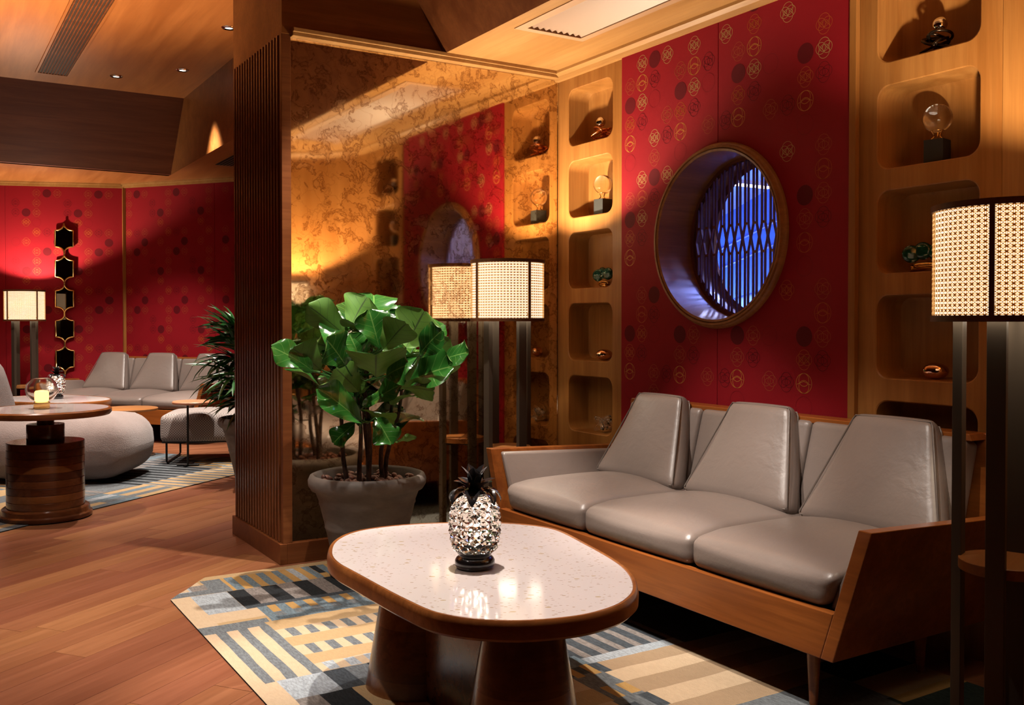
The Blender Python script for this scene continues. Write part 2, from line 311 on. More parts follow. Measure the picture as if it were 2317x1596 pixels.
LEAVES=[[1.487,4.04,0.978,1.317,4.029,1.088,0.11,-0.279,-0.802,0.583,0.25],[1.529,4.072,0.984,1.396,4.039,1.079,0.15,0.288,0.799,0.317,0.2],[1.695,4.149,1.119,1.531,4.194,1.263,0.13,0.307,0.793,0.348,0.35],[1.657,4.056,1.167,1.755,4.115,1.296,0.155,0.327,0.784,0.356,0.1],[1.811,4.138,1.214,1.873,4.278,1.332,0.185,-0.341,-0.779,0.536,0.1],[1.709,3.845,1.083,1.676,3.869,1.236,0.13,-0.342,-0.778,0.558,0.3],[1.702,3.79,1.08,1.76,3.698,1.189,0.14,0.357,0.771,0.337,0.3],[1.871,3.921,1.079,1.956,3.93,1.231,0.19,0.372,0.764,0.341,0.15],[1.851,3.757,1.046,1.878,3.624,1.153,0.13,-0.383,-0.758,0.571,0.2],[2.027,3.882,1.022,2.073,3.737,1.063,0.12,-0.402,-0.748,0.581,0.2],[1.565,3.874,1.008,1.471,3.817,1.115,0.15,-0.312,-0.79,0.579,0.25],[1.636,3.89,1.042,1.602,3.912,1.138,0.12,-0.326,-0.785,0.572,0.3],[1.654,3.76,0.962,1.615,3.668,1.061,0.21,0.342,0.777,0.311,0.45],[1.774,3.802,0.94,1.839,3.882,1.051,0.11,-0.361,-0.768,0.591,0.3],[1.815,3.777,0.936,1.911,3.601,1.01,0.17,-0.383,-0.758,0.597,0.4],[2.001,3.897,0.932,2.09,3.843,1.017,0.06,0.397,0.751,0.306,0.4],[1.787,3.793,0.912,1.859,3.631,0.911,0.1,0.374,0.761,0.291,0.2],[1.624,3.833,0.764,1.448,3.828,0.912,0.13,-0.315,-0.786,0.624,0.3],[1.628,3.832,0.833,1.743,3.704,0.939,0.085,-0.346,-0.774,0.615,0.3],[1.693,3.85,0.781,1.725,3.769,0.686,0.11,-0.346,-0.771,0.644,0.2],[1.698,4.081,0.74,1.613,4.132,0.654,0.09,-0.316,-0.783,0.646,0.2],[1.807,3.894,0.667,1.88,3.849,0.688,0.03,0.363,0.762,0.247,0.2],[1.57,4.108,1.091,1.651,4.177,1.18,0.13,-0.308,-0.792,0.562,0.2],[1.671,3.983,0.888,1.593,4.033,0.984,0.14,0.32,0.786,0.298,0.2],[1.815,3.958,1.172,1.827,4.01,1.242,0.09,-0.353,-0.773,0.549,0.2],[1.868,3.983,1.154,1.909,3.959,1.21,0.08,-0.365,-0.768,0.553,0.2],[1.707,3.963,1.013,1.646,3.944,1.098,0.12,-0.332,-0.782,0.579,0.2],[1.778,3.919,1.013,1.846,3.937,1.083,0.13,-0.356,-0.771,0.58,0.2],[1.888,3.908,0.91,1.906,3.84,1.047,0.13,0.373,0.762,0.306,0.2],[1.769,4.043,1.069,1.743,4.121,1.192,0.13,-0.336,-0.781,0.563,0.2],[1.657,4.171,1.067,1.595,4.269,1.092,0.12,0.305,0.793,0.327,0.2],[1.987,3.965,0.989,2.096,3.959,1.109,0.1,0.389,0.755,0.321,0.2],[1.688,3.739,0.966,1.737,3.65,1.016,0.14,-0.357,-0.77,0.593,0.2],[1.75,4.052,0.902,1.637,4.122,0.924,0.13,0.325,0.784,0.295,0.2],[1.996,4.08,1.091,2.125,4.06,1.183,0.1,-0.384,-0.758,0.562,0.2],[1.699,4.323,1.152,1.742,4.358,1.244,0.07,-0.313,-0.79,0.55,0.2],[1.846,4.287,0.935,1.788,4.501,1.019,0.14,-0.325,-0.785,0.59,0.2],[1.886,4.264,1.025,1.9,4.41,1.15,0.15,-0.34,-0.779,0.57,0.2],[1.941,4.17,0.982,2.084,4.26,1.067,0.15,-0.366,-0.767,0.582,0.2],[1.809,4.312,1.07,1.751,4.468,1.169,0.13,-0.319,-0.788,0.564,0.2],[1.923,4.239,0.89,1.899,4.408,0.946,0.14,-0.343,-0.776,0.601,0.2],[1.959,4.157,0.893,2.06,4.213,0.932,0.13,-0.367,-0.765,0.603,0.2],[1.751,4.287,0.938,1.703,4.458,0.954,0.13,-0.312,-0.789,0.596,0.2],[1.825,4.238,0.781,1.788,4.38,0.832,0.12,-0.327,-0.781,0.621,0.2],[1.885,4.208,1.116,1.986,4.266,1.274,0.13,-0.353,-0.773,0.551,0.2]]
MOTIFS="1,-2,G 2,-2,D 3,-2,G 4,-1,g 5,-1,R 6,-1,K 1,-1,R 2,-1,K 0,-1,g 5,0,G 6,0,E 0,0,D 1,0,G 2,0,E 4,0,D 0,1,O 1,1,K 4,1,O 5,1,K 3,1,g 0,2,R 2,2,G 3,2,K 4,2,R 6,2,g 7,2,K 0,3,E 2,3,g 4,3,E 3,4,G 2,4,D 1,4,G 1,5,r 2,5,K 0,5,g 0,6,D 1,6,G 2,6,E 0,7,O 1,7,K 0,8,R 2,8,g 5,-2,G 8,-1,g 9,-1,R 8,0,D 9,0,G 10,0,E 8,1,O 9,1,K 8,2,R 10,2,g 11,2,K 12,1,O 13,1,K 12,0,D 13,0,G 14,2,g 12,2,R 12,3,E 11,4,G 13,4,g 14,4,D 13,5,r 14,5,K 13,6,g 14,6,E 12,6,D 12,7,g 13,7,K 12,8,r 14,8,g 0,9,E 1,10,g 2,10,D 3,10,O 1,11,r 2,11,K 0,12,D 1,12,O 2,12,E 4,12,D 5,12,g 8,12,D 9,12,g 10,12,E 0,13,O 1,13,K 4,13,g 5,13,K 0,14,R 2,14,g 3,14,K 4,14,R 6,14,g 7,14,K 8,13,g 9,13,K 8,14,R 10,14,g 11,14,K 12,14,R 0,15,E 12,13,O 13,13,K 12,12,D 13,12,g 14,12,E 13,11,r 14,11,K 13,10,g 14,10,D 11,10,O 12,9,E 14,14,g 2,15,g 4,15,E 8,15,E 12,15,E 7,-2,G 11,-2,G 9,-2,O 13,-1,O 14,-1,K 9,-3,D"
# ================================================================== the setting
WX, MY = 3.183, 4.62
# floor: slab plus individual planks laid at 55 degrees
fl = st(MB().box((-4.5, -3.2, -.12), (6.5, 13.5, -.02)).obj('floor', BLACKGAP))
L, Wd = 1.28, .15
pl = MB().box((0, 0, -.02), (L-.0015, Wd-.0015, 0)).obj('plank', W_FLOOR, fl, bevel=.0008)
ca, sa = math.cos(R(36)), math.sin(R(36))
def infrust(x, y, m=120):
    f = x*math.sin(R(31.8))+y*math.cos(R(31.8)); r = x*math.cos(R(31.8))-y*math.sin(R(31.8))
    if f < 1.2: return False
    px = 1158+2180*r/f; py = 727+1.2*2180/f
    return -m < px < 2317+m and py < 1596+250
first = True; rest = MB()
for j in range(-60, 95):
    off = random.random()*L
    for i in range(-8, 12):
        s = i*L+off; t = j*Wd; x, y = s*ca-t*sa, s*sa+t*ca
        cx, cy = x+L/2*ca-Wd/2*sa, y+L/2*sa+Wd/2*ca
        if not (-4.4 < cx < 6.4 and -3.1 < cy < 13.3): continue
        near = cy < 8.6 and cx < 2.4 and any(infrust(x+q*L*ca, y+q*L*sa, 10) for q in (0, .25, .5, .75, 1)) and not (cx > 1.25 and cy < 4.2 and cx < 2.6) and not (cx > 1.9 and cy > 4.4)
        if near:
            if first: pl.location = (x, y, 0); pl.rotation_euler = (0, 0, R(36)); first = False
            else: copies(pl, fl, (x, y, 0), (0, 0, R(36)))
        else:
            M = Matrix.Translation((x, y, 0)) @ Matrix.Rotation(R(36), 4, 'Z')
            rest.box((0, 0, -.02), (L-.0015, Wd-.0015, 0), M)
rest.obj('plank_field', W_FLOOR, fl, kind='stuff')
# walls the camera does not face close the room
st(MB().box((-4.5, -3.2, 0), (6.5, -3.05, 3.5)).obj('wall_back', W_HOR))
st(MB().box((-4.5, -3.2, 0), (-4.35, 13.5, 3.5)).obj('wall_left', W_HOR))
# ceiling of the main room and the lower soffits
st(MB().box((-4.5, -3.2, CEIL), (2.25, 9.72, CEIL+.1)).obj('ceiling', W_CEIL))
sf = st(MB().box((2.42, -3.1, 2.63), (2.55, 4.6, 2.70)).box((2.87, -3.1, 2.63), (3.7, 4.6, 2.70)).box((2.55, 3.97, 2.63), (2.87, 4.6, 2.70)).box((2.55, -3.1, 2.63), (2.87, 1.9, 2.70)).obj('ceiling_alcove', W_SOF))
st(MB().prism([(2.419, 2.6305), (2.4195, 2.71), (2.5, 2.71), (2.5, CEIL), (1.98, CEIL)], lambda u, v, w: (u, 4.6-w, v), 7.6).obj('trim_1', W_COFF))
st(MB().box((2.25, 5.42, 2.70), (6.5, 10.3, 2.78)).box((-4.5, 10.3, 2.70), (6.5, 13.5, 2.78)).obj('ceiling_lounge', W_CEIL))
st(MB().box((2.246, 5.436, 2.7006), (2.32, 10.26, CEIL)).obj('trim_2', W_HOR))
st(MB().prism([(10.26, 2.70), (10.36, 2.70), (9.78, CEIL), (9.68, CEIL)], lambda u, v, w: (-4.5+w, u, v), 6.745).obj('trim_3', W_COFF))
# pillar with the slatted side, header and the wall behind the mirror
st(MB().box((1.552, 4.632, 0), (3.5, 5.42, 2.63)).obj('wall_divider', W_HOR))
st(MB().box((1.532, 4.60, 2.605), (2.55, 5.435, CEIL)).obj('trim_4', W_HOR))
bs = st(MB().box((1.552, 4.60, 0), (3.183, 4.66, .102)).box((1.515, 4.60, 0), (1.552, 5.44, .102)).obj('baseboard_pillar', W_TRIM, bevel=.002))
st(MB().box((1.532, 4.606, .102), (1.579, 4.64, 2.605)).obj('trim_5', W_TRIM, bevel=.0015))
slat = None; sw = (5.435-4.645)/17
backing = st(MB().box((1.546, 4.64, .102), (1.553, 5.43, 2.605)).obj('wall_slatted', BLACKGAP))
for i in range(17):
    y = 4.642+i*sw
    if slat is None: slat = MB().box((0, 0, 0), (.026, sw*.50, 2.503)).obj('slat', W_DARK, backing, bevel=.002, loc=(1.526, y+sw*.2, .102))
    else: copies(slat, backing, (1.526, y+sw*.2, .102))
st(MB().box((1.579, 4.575, 2.594), (3.183, 4.64, 2.612)).box((1.579, 4.562, 2.612), (3.183, 4.64, 2.632)).obj('trim_6', W_SOF, bevel=.002))
mr = thing('antique_mirror', 'tall antiqued amber mirror panel with brown clouding covering the wall behind the fig', 'mirror', (1.579, MY, .102))
MB().box((0, 0, 0), (1.602, .012, 2.492)).obj('mirror_glass', MIRROR, mr)
MB().box((1.596, -.004, 0), (1.603, .012, 2.492)).box((0, -.003, 2.488), (1.603, .012, 2.494)).obj('metal_edging', CHROME, mr)
# crown on the right wall
st(MB().prism([(WX, 2.58), (WX, 2.64), (WX-.055, 2.64), (WX-.055, 2.615), (WX-.035, 2.60), (WX-.025, 2.58)], lambda u, v, w: (u, 4.62-w, v), 2.68).obj('trim_7', W_SOF))
# right wall: red fabric panels with the round window
CY, CZ, RO, RI = 3.30, 1.594, .43, .388
def halfpanel(y0, y1, sgn):   # polygon in (y, z) with half of the round hole cut out
    h = .40; n = 28; arc = [(CY-sgn*h*math.sin(PI*i/n), CZ+h*math.cos(PI*i/n)) for i in range(n+1)]
    e = y0 if sgn > 0 else y1
    return [(CY, 2.60)]+arc+[(CY, 0), (e, 0), (e, 2.60)] if sgn > 0 else [(CY, 2.60)]+arc+[(CY, 0), (e, 0), (e, 2.60)]
wr = st(MB().box((WX+.002, 2.525, 0), (WX+.012, 2.56, 2.6)).prism(halfpanel(2.53, CY, 1), lambda u, v, w: (WX+.003+w, u, v), .36).prism(halfpanel(CY, 4.016, -1), lambda u, v, w: (WX+.003+w, u, v), .36).obj('wall_right', W_WALL))
MB().prism(halfpanel(2.562, CY, 1)[:0] or [(p[0]-(.0012 if abs(p[0]-CY) < 1e-6 else 0), p[1]) if True else p for p in halfpanel(2.562, CY, 1)], lambda u, v, w: (WX-.015+w, u, v), .017).obj('fabric_panel', RED, wr, bevel=.002)
MB().prism([(p[0]+(.0012 if abs(p[0]-CY) < 1e-6 else 0), p[1]) for p in halfpanel(CY, 4.016, -1)], lambda u, v, w: (WX-.015+w, u, v), .017).obj('fabric_panel', RED, wr, bevel=.002)
MB().box((WX-.022, 2.526, 0), (WX+.002, 2.559, 2.6)).obj('edge_strip', W_WALL, wr, bevel=.002)
PM = {'D': P_D, 'K': P_K, 'E': P_E, 'G': P_G, 'R': P_R, 'r': P_O, 'O': P_O, 'g': P_g}; PL = list(PM)
def motif(mb, mi, fn, t, r):
    def ring(cx, cy, rad, wd, n=26):
        v = []; f = []
        for i in range(n):
            q = 2*PI*i/n
            for rr in (rad-wd/2, rad+wd/2): v.append(fn(cx+rr*math.sin(q), cy+rr*math.cos(q)))
        mb.add(v, [(2*i, 2*i+1, (2*i+3) % (2*n), (2*i+2) % (2*n)) for i in range(n)]); mi.extend([PL.index(t)]*n)
    def line(pts, wd):
        for (a, b), (c, d) in zip(pts, pts[1:]):
            l = math.hypot(c-a, d-b); nx, ny = -(d-b)/l*wd/2, (c-a)/l*wd/2
            mb.add([fn(a-nx, b-ny), fn(a+nx, b+ny), fn(c+nx, d+ny), fn(c-nx, d-ny)], [(0, 1, 2, 3)]); mi.append(PL.index(t))
    wd = .0018*r/.043
    if t == 'D':
        n = 26; mb.add([fn(r*math.sin(2*PI*i/n), r*math.cos(2*PI*i/n)) for i in range(n)], [tuple(range(n))]); mi.append(0)
    elif t == 'E': ring(0, 0, r, wd*.7, 34)
    elif t in 'Rr':
        ring(0, 0, r*.98, wd); ring(0, r*.34, r*.63, wd); ring(0, -r*.34, r*.63, wd)
        line([(-r*.85, -r*.12), (0, r*.2), (r*.85, -r*.12)], wd)
    else:
        for a, b, q in ((0, .33, .66), (0, -.33, .66), (.40, .02, .56), (-.40, .02, .56)): ring(a*r, b*r, q*r, wd)
        if t in 'GO': line([(-r*.7, -r*.35), (0, r*.35), (r*.7, -r*.35)], wd); line([(-r*.7, r*.4), (0, -r*.3), (r*.7, r*.4)], wd)
mb = MB(); mi = []
for s in MOTIFS.split():
    j, k, t = s.split(','); y = 3.944-int(j)*.0965; z = 2.317-int(k)*.0985
    if math.hypot(y-CY, z-CZ) < RO+.03 or not 2.6 < y < 3.99 or z < .3: continue
    if abs(y-CY) < .046: y = CY+.05 if y >= CY else CY-.05
    motif(mb, mi, lambda u, v: (WX-.0156, y-u, z+v), t, .043)
mb.mi = mi; mb.obj('printed_pattern', [PM[q] for q in PL], wr)
# round window
wn = st(MB().lathe([(RI, 0), (RI, .03), (RI+.010, .034), (RI+.014, .028), (RI+.017, .036), (RI+.026, .036), (RI+.029, .026), (RO-.006, .022), (RO, .010), (RO, -.02), (RI, -.02)], 72, caps=False).obj('window_1', W_FRAME, None, 40))
wn.rotation_euler = (0, R(-90), 0); wn.location = (WX-.013, CY, CZ)
MB().lathe([(RI, .002), (RI-.002, -.15), (RI-.010, -.335), (RI+.02, -.335), (RI+.02, .002)], 72, caps=False).obj('deep_reveal', W_FRAME, wn, 40)
LX = .19; RL = RI-.004
MB().lathe([(RL-.016, -LX-.012), (RL, -LX-.012), (RL, -LX+.012), (RL-.016, -LX+.012)], 72, caps=False).lathe([(RL-.024, -.30), (RL-.002, -.30), (RL-.002, -.318), (RL-.024, -.318)], 72, caps=False).obj('lattice_ring', LATT, wn, 40)
MB().lathe([(.0, -.250), (RL-.004, -.250), (RL-.004, -.256), (.0, -.256)], 64, caps=False).obj('glass_pane', PANE, wn)
pitch = .0535; hb = .0105
def wloc(u, z): return (z, -u, -LX)      # window-local: (up, along wall, into the wall)
for i in range(-7, 8):
    u0 = i*pitch-.005
    for sg in (-1, 1):
        u = u0+sg*hb
        if abs(u) > RL-.02: continue
        zz = math.sqrt((RL-.01)**2-u*u); m = MB()
        if zz < .10: segs = [[(u, -zz), (u, zz)]]
        else: segs = [[(u, zz), (u, .064), (u0+sg*pitch*.47, .004), (u0+sg*pitch*.47, -.004), (u, -.064), (u, -zz)]]
        for pts in segs:
            for (a, b), (c, d) in zip(pts, pts[1:]):
                l = math.hypot(c-a, d-b) or 1; nx, ny = -(d-b)/l*.0029, (c-a)/l*.0029
                m.add([wloc(a-nx, b-ny)[:2]+(q,) for q in (-LX-.006,)]+[wloc(a+nx, b+ny)[:2]+(-LX-.006,), wloc(c+nx, d+ny)[:2]+(-LX-.006,), wloc(c-nx, d-ny)[:2]+(-LX-.006,)]+
                      [wloc(*p)[:2]+(-LX+.006,) for p in ((a-nx, b-ny), (a+nx, b+ny), (c+nx, d+ny), (c-nx, d-ny))], [(0, 1, 2, 3), (7, 6, 5, 4), (0, 4, 5, 1), (1, 5, 6, 2), (2, 6, 7, 3), (3, 7, 4, 0)])
        if sg == 1 and abs(u0) < .34:
            for zc in (.068, -.068):
                m.box((zc-.006, -u0-hb, -LX-.005), (zc+.006, -u0+hb, -LX+.005))
        m.obj('lattice_bar', LATT, wn)
# blue-lit space beyond the window
bl = st(MB().box((5.2, 1.2, -.3), (5.3, 7.2, 3.4)).box((3.56, 7.2, -.3), (5.3, 7.3, 3.4)).box((3.56, 1.2, 3.1), (5.3, 7.2, 3.2)).box((3.56, 1.1, -.3), (5.3, 1.2, 3.4)).box((3.55, 1.1, -.3), (3.58, 2.53, 3.4)).box((3.55, 4.016, -.3), (3.58, 7.3, 3.4)).box((3.55, 2.53, 2.6), (3.58, 4.016, 3.4)).box((3.55, 2.53, -.3), (3.58, 4.016, 0)).obj('wall_beyond', BLUEW))
st(MB().prism([(3.75, 2.12), (5.2, 2.32), (5.2, 2.5), (3.75, 2.3)], lambda u, v, w: (u, 3.4+w, v), 3.0).obj('ceiling_beyond', PALE))
dp = MB().prism([(3.2, 1.75), (6.6, 1.06), (6.6, 1.52), (3.2, 2.62)], lambda u, v, w: (5.05+w, u, v), .05).obj('slanted_panel', BLUED, bl)
MB().tube([(5.02, 3.2, 2.32), (5.02, 6.6, 1.30)], .006).tube([(5.0, 3.2, 2.12), (5.0, 6.6, 1.19)], .006).obj('handrail', RAILM, bl)
lb = thing('led_bar', 'bright white linear light hanging in the blue space beyond the round window', 'light', (3.77, 3.865, 1.945))
MB().box((0, -.012, .012), (.34, .012, .035)).obj('housing', BLACKGAP, lb)
x = 0
for k in range(11):
    l = .045 if k % 2 == 0 else .012
    MB().box((x, -.010, 0), (x+l-.008, .010, .012)).obj('light_segment', LEDB, lb); x += l+.0
point('window_beam', (4.1, 3.6, 2.05), 48, (.24, .32, 1), .06)
point('window_beam', (3.9, 3.95, 1.88), 16, (.50, .55, 1), .03)
point('window_beam', (4.5, 5.4, 1.2), 110, (.16, .28, 1), .1)
# niche columns -------------------------------------------------------------
ROWZ = [(2.19, 2.515), (1.782, 2.108), (1.38, 1.706), (.975, 1.303), (.574, .895), (.17, .49)]
def rrect(y0, y1, z0, z1, r, n=7):
    P = []
    for cx, cz, a0 in ((y1-r, z1-r, 0), (y0+r, z1-r, 90), (y0+r, z0+r, 180), (y1-r, z0+r, 270)):
        for i in range(n): a = R(a0+90*i/(n-1)); P.append((cx+r*math.cos(a), cz+r*math.sin(a)))
    return P
def orect(y0, y1, z0, z1, c0, c1, d0, d1, n=7):   # matching points on the cell border
    P = []
    for (ax, az), (cx, cz), (bx, bz) in (((y1, d1), (y1, z1), (c1, z1)), ((c0, z1), (y0, z1), (y0, d1)), ((y0, d0), (y0, z0), (c0, z0)), ((c1, z0), (y1, z0), (y1, d0))):
        for i in range(n):
            t = i/(n-1)
            P.append((ax+(cx-ax)*t*2, az+(cz-az)*t*2) if t <= .5 else (cx+(bx-cx)*(t*2-1), cz+(bz-cz)*(t*2-1)))
    return P
def niche_column(y0, y1, n0, n1, label, top=2.60):
    t = thing('niche_shelf', label, 'shelf', (WX, y0, 0)); r = .055; D = .145
    face = MB(); zb = [top]+[(ROWZ[i][0]+ROWZ[i+1][1])/2 for i in range(5)]+[0.0]
    for i, (a, b) in enumerate(ROWZ):
        inn = rrect(n0-y0, n1-y0, a, b, r); out = orect(0, y1-y0, zb[i+1], zb[i], n0+r-y0, n1-r-y0, a+r, b-r)
        m = len(inn); face.add([(0, p[0], p[1]) for p in inn]+[(0, p[0], p[1]) for p in out], [(k, (k+1) % m, m+(k+1) % m, m+k) for k in range(m)])
        # front edge roll and the niche itself
        bx = MB(); prof = [(0, 0), (.003, .004), (D-.03, .006), (D-.008, .012), (D, .03)]
        V = []; F = []
        for dx, ins in prof: V += [(dx, p[0], p[1]) for p in rrect(n0-y0+ins, n1-y0-ins, a+ins, b-ins, r-ins*.4)]
        for q in range(len(prof)-1):
            for k in range(m): F.append((q*m+k, q*m+(k+1) % m, (q+1)*m+(k+1) % m, (q+1)*m+k))
        F.append(tuple(range((len(prof)-1)*m, len(prof)*m))); bx.add(V, F); bx.obj('niche', W_WALL, t, 35)
    face.obj('face_panel', W_WALL, t)
    MB().box((D+.01, 0, 0), (D+.03, y1-y0, top)).obj('carcass_back', W_WALL, t)
    return t
niche_column(4.018, 4.62, 4.11, 4.525, 'built-in oak niche column beside the mirror, left of the red panel')
niche_column(1.936, 2.525, 2.015, 2.445, 'built-in oak niche column at the right end, behind the near floor lamp')
# plain oak wall that curves round behind the near lamp
cv = [(3.183, 1.935), (3.172, 1.80), (3.13, 1.66), (3.05, 1.53), (2.94, 1.42), (2.80, 1.31), (2.62, 1.20), (2.3, 1.03), (1.9, .78)]
m = MB(); n = len(cv); v = [(x, y, z) for z in (0, 2.63) for x, y in cv]+[(x+.15, y-.1, z) for z in (0, 2.63) for x, y in cv]
m.add(v, [(i, i+1, n+i+1, n+i) for i in range(n-1)]+[(2*n+i, 3*n+i, 3*n+i+1, 2*n+i+1) for i in range(n-1)]); st(m.obj('wall_curved', W_WALL, None, 60))
m = MB(); prof = [(0, 2.58), (-.02, 2.58), (-.03, 2.60), (-.05, 2.615), (-.05, 2.63)]
nn = [(-.9, .45)]*0
for k, (x, y) in enumerate(cv):
    a = Vector(cv[max(0, k-1)]); b = Vector(cv[min(n-1, k+1)]); t = (b-a).normalized(); nx, ny = t.y, -t.x
    if nx > 0: nx, ny = -nx, -ny
    m.v += [(x-nx*o, y-ny*o, z) for o, z in prof]
q = len(prof); m.f = [(k*q+i, k*q+i+1, (k+1)*q+i+1, (k+1)*q+i) for k in range(n-1) for i in range(q-1)]
st(m.obj('trim_8', W_SOF, None, 40))
# far lounge walls: two red fabric faces meeting at a wooden strip
A0, A1, A2 = Vector((-1.4, 12.55)), Vector((1.96, 11.26)), Vector((4.2, 8.40))
def farwall(p, q, name, seed, nseam):
    d = (q-p); Ln = d.length; d.normalize(); nrm = Vector((d.y, -d.x))
    if nrm.y > 0: nrm = -nrm
    P = lambda u, z, o: (p.x+d.x*u+nrm.x*o, p.y+d.y*u+nrm.y*o, z)
    w_ = st(MB().prism([(0, 0), (Ln, 0), (Ln, 2.70), (0, 2.70)], lambda u, v, k: P(u, v, -k), .12).obj(name, W_WALL))
    stp = Ln/nseam
    for k in range(nseam): MB().prism([(k*stp+.001, .0), ((k+1)*stp-.001, .0), ((k+1)*stp-.001, 2.655), (k*stp+.001, 2.655)], lambda u, v, e: P(u, v, e), .014).obj('fabric_panel', RED, w_, bevel=.002)
    mb = MB(); mi = []; rnd = random.Random(seed)
    pat = {(0, 0): 'g', (1, 0): 'D', (2, 0): 'O', (0, 1): 'g', (3, 1): 'K', (0, 2): 'g', (4, 2): 'D', (0, 3): 'E', (1, 4): 'K', (4, 3): 'r', (3, 2): 'K', (2, 5): 'D', (0, 4): 'r', (2, 4): 'g', (3, 5): 'E', (4, 5): 'O'}
    for j in range(int(Ln/.105)-1):
        for k in range(23):
            t = pat.get((j % 5, (k) % 6)); t = {'O': 'g', 'r': 'O'}.get(t, t)
            if t is None: continue
            u = .09+j*.105; z = 2.58-k*.105
            if z < .55 or abs((u/stp) % 1) < .045/stp or abs((u/stp) % 1) > 1-.045/stp: continue
            motif(mb, mi, lambda a, b: P(u+a, z+b, .0146), t, .044)
    mb.mi = mi; mb.obj('printed_pattern', [PM[q_] for q_ in PL], w_)
    st(MB().prism([(0, 2.655), (Ln, 2.655), (Ln, 2.705), (0, 2.705)], lambda u, v, k: P(u, v, k), .03).prism([(0, 2.685), (Ln, 2.685), (Ln, 2.705), (0, 2.705)], lambda u, v, k: P(u, v, k), .05).obj('trim_'+('9' if seed == 3 else '10'), W_SOF))
    return P
PA = farwall(A0, A1, 'wall_far_left', 3, 3); PB = farwall(A1, A2, 'wall_far_right', 5, 3)
st(MB().box((1.945, 11.215, 0), (1.975, 11.25, 2.655)).obj('trim_11', W_WALL))
# air grilles --------------------------------------------------------------
g = thing('air_grille', 'long dark slatted air grille set in the high ceiling at upper left', 'vent', (.925, 7.0, CEIL))
MB().box((0, -1.2, -.006), (.235, 2.30, -.002)).obj('backing', BLACKGAP, g)
MB().box((-.018, -1.22, -.014), (0, 2.32, 0)).box((.235, -1.22, -.014), (.253, 2.32, 0)).box((0, 2.30, -.014), (.235, 2.32, 0)).obj('frame', W_CEIL, g)
s0 = None
for k in range(10):
    loc = (.006+k*.0235, -1.2, -.014)
    if s0 is None: s0 = MB().box((0, 0, 0), (.010, 3.5, .008)).obj('slat', W_DARK, g, loc=loc)
    else: copies(s0, g, loc)
g = thing('air_grille', 'pale wooden louvred air grille in the soffit above the sofa', 'vent', (2.55, 1.9, 2.63))
MB().box((0, 0, .055), (.32, 2.07, .06)).obj('backing', BLACKGAP, g)
MB().box((-.05, -.05, -.004), (0, 2.11, .0)).box((.32, -.05, -.004), (.36, 2.11, .0)).box((0, 2.07, -.004), (.32, 2.11, .0)).obj('frame', plain('grille_paint', (.34, .19, .10), .5), g)
GP = plain('louvre_paint', (.30, .17, .11), .5); s0 = None
for k in range(9):
    loc = (.002+k*.0355, 0, .001)
    if s0 is None: s0 = MB().prism([(0, .024), (.0345, 0), (.0352, .004), (.002, .028)], lambda u, v, w: (u, w, v), 2.07).obj('louvre', GP, g, loc=loc)
    else: copies(s0, g, loc)
g = thing('air_grille', 'small louvred air grille in the far soffit just left of the slatted pillar', 'vent', (2.46, 7.9, 2.70))
MB().box((0, 0, -.004), (.3, 1.46, -.001)).obj('backing', BLACKGAP, g); s0 = None
for k in range(9):
    loc = (.004+k*.033, 0, -.018)
    if s0 is None: s0 = MB().prism([(0, 0), (.022, .014), (.026, .014), (.004, 0)], lambda u, v, w: (u, w, v), 1.46).obj('louvre', GP, g, loc=loc)
    else: copies(s0, g, loc)
# downlight fixtures
dl = None
DLAB = ['small recessed ceiling downlight nearest the far red wall, left of the pair', 'small recessed ceiling downlight right of the pair, by the beam', 'bright recessed ceiling downlight beside the top of the slatted pillar']
for i, (x, y, t, p, s, b) in enumerate(DOWN[:3]):
    lab = DLAB[i]
    if dl is None:
        dl = thing('downlight', lab, 'light', (x, y, CEIL), group='ceiling downlights')
        MB().lathe([(.034, -.012), (.048, -.010), (.055, -.004), (.055, 0), (.034, 0)], 24, caps=False).obj('trim_ring', CHROME, dl, 30)
        MB().lathe([(.0, -.004), (.03, -.004)], 20, caps=False).obj('lens', DLENS, dl)
    else: dup(dl, (x, y, CEIL), None, lab)
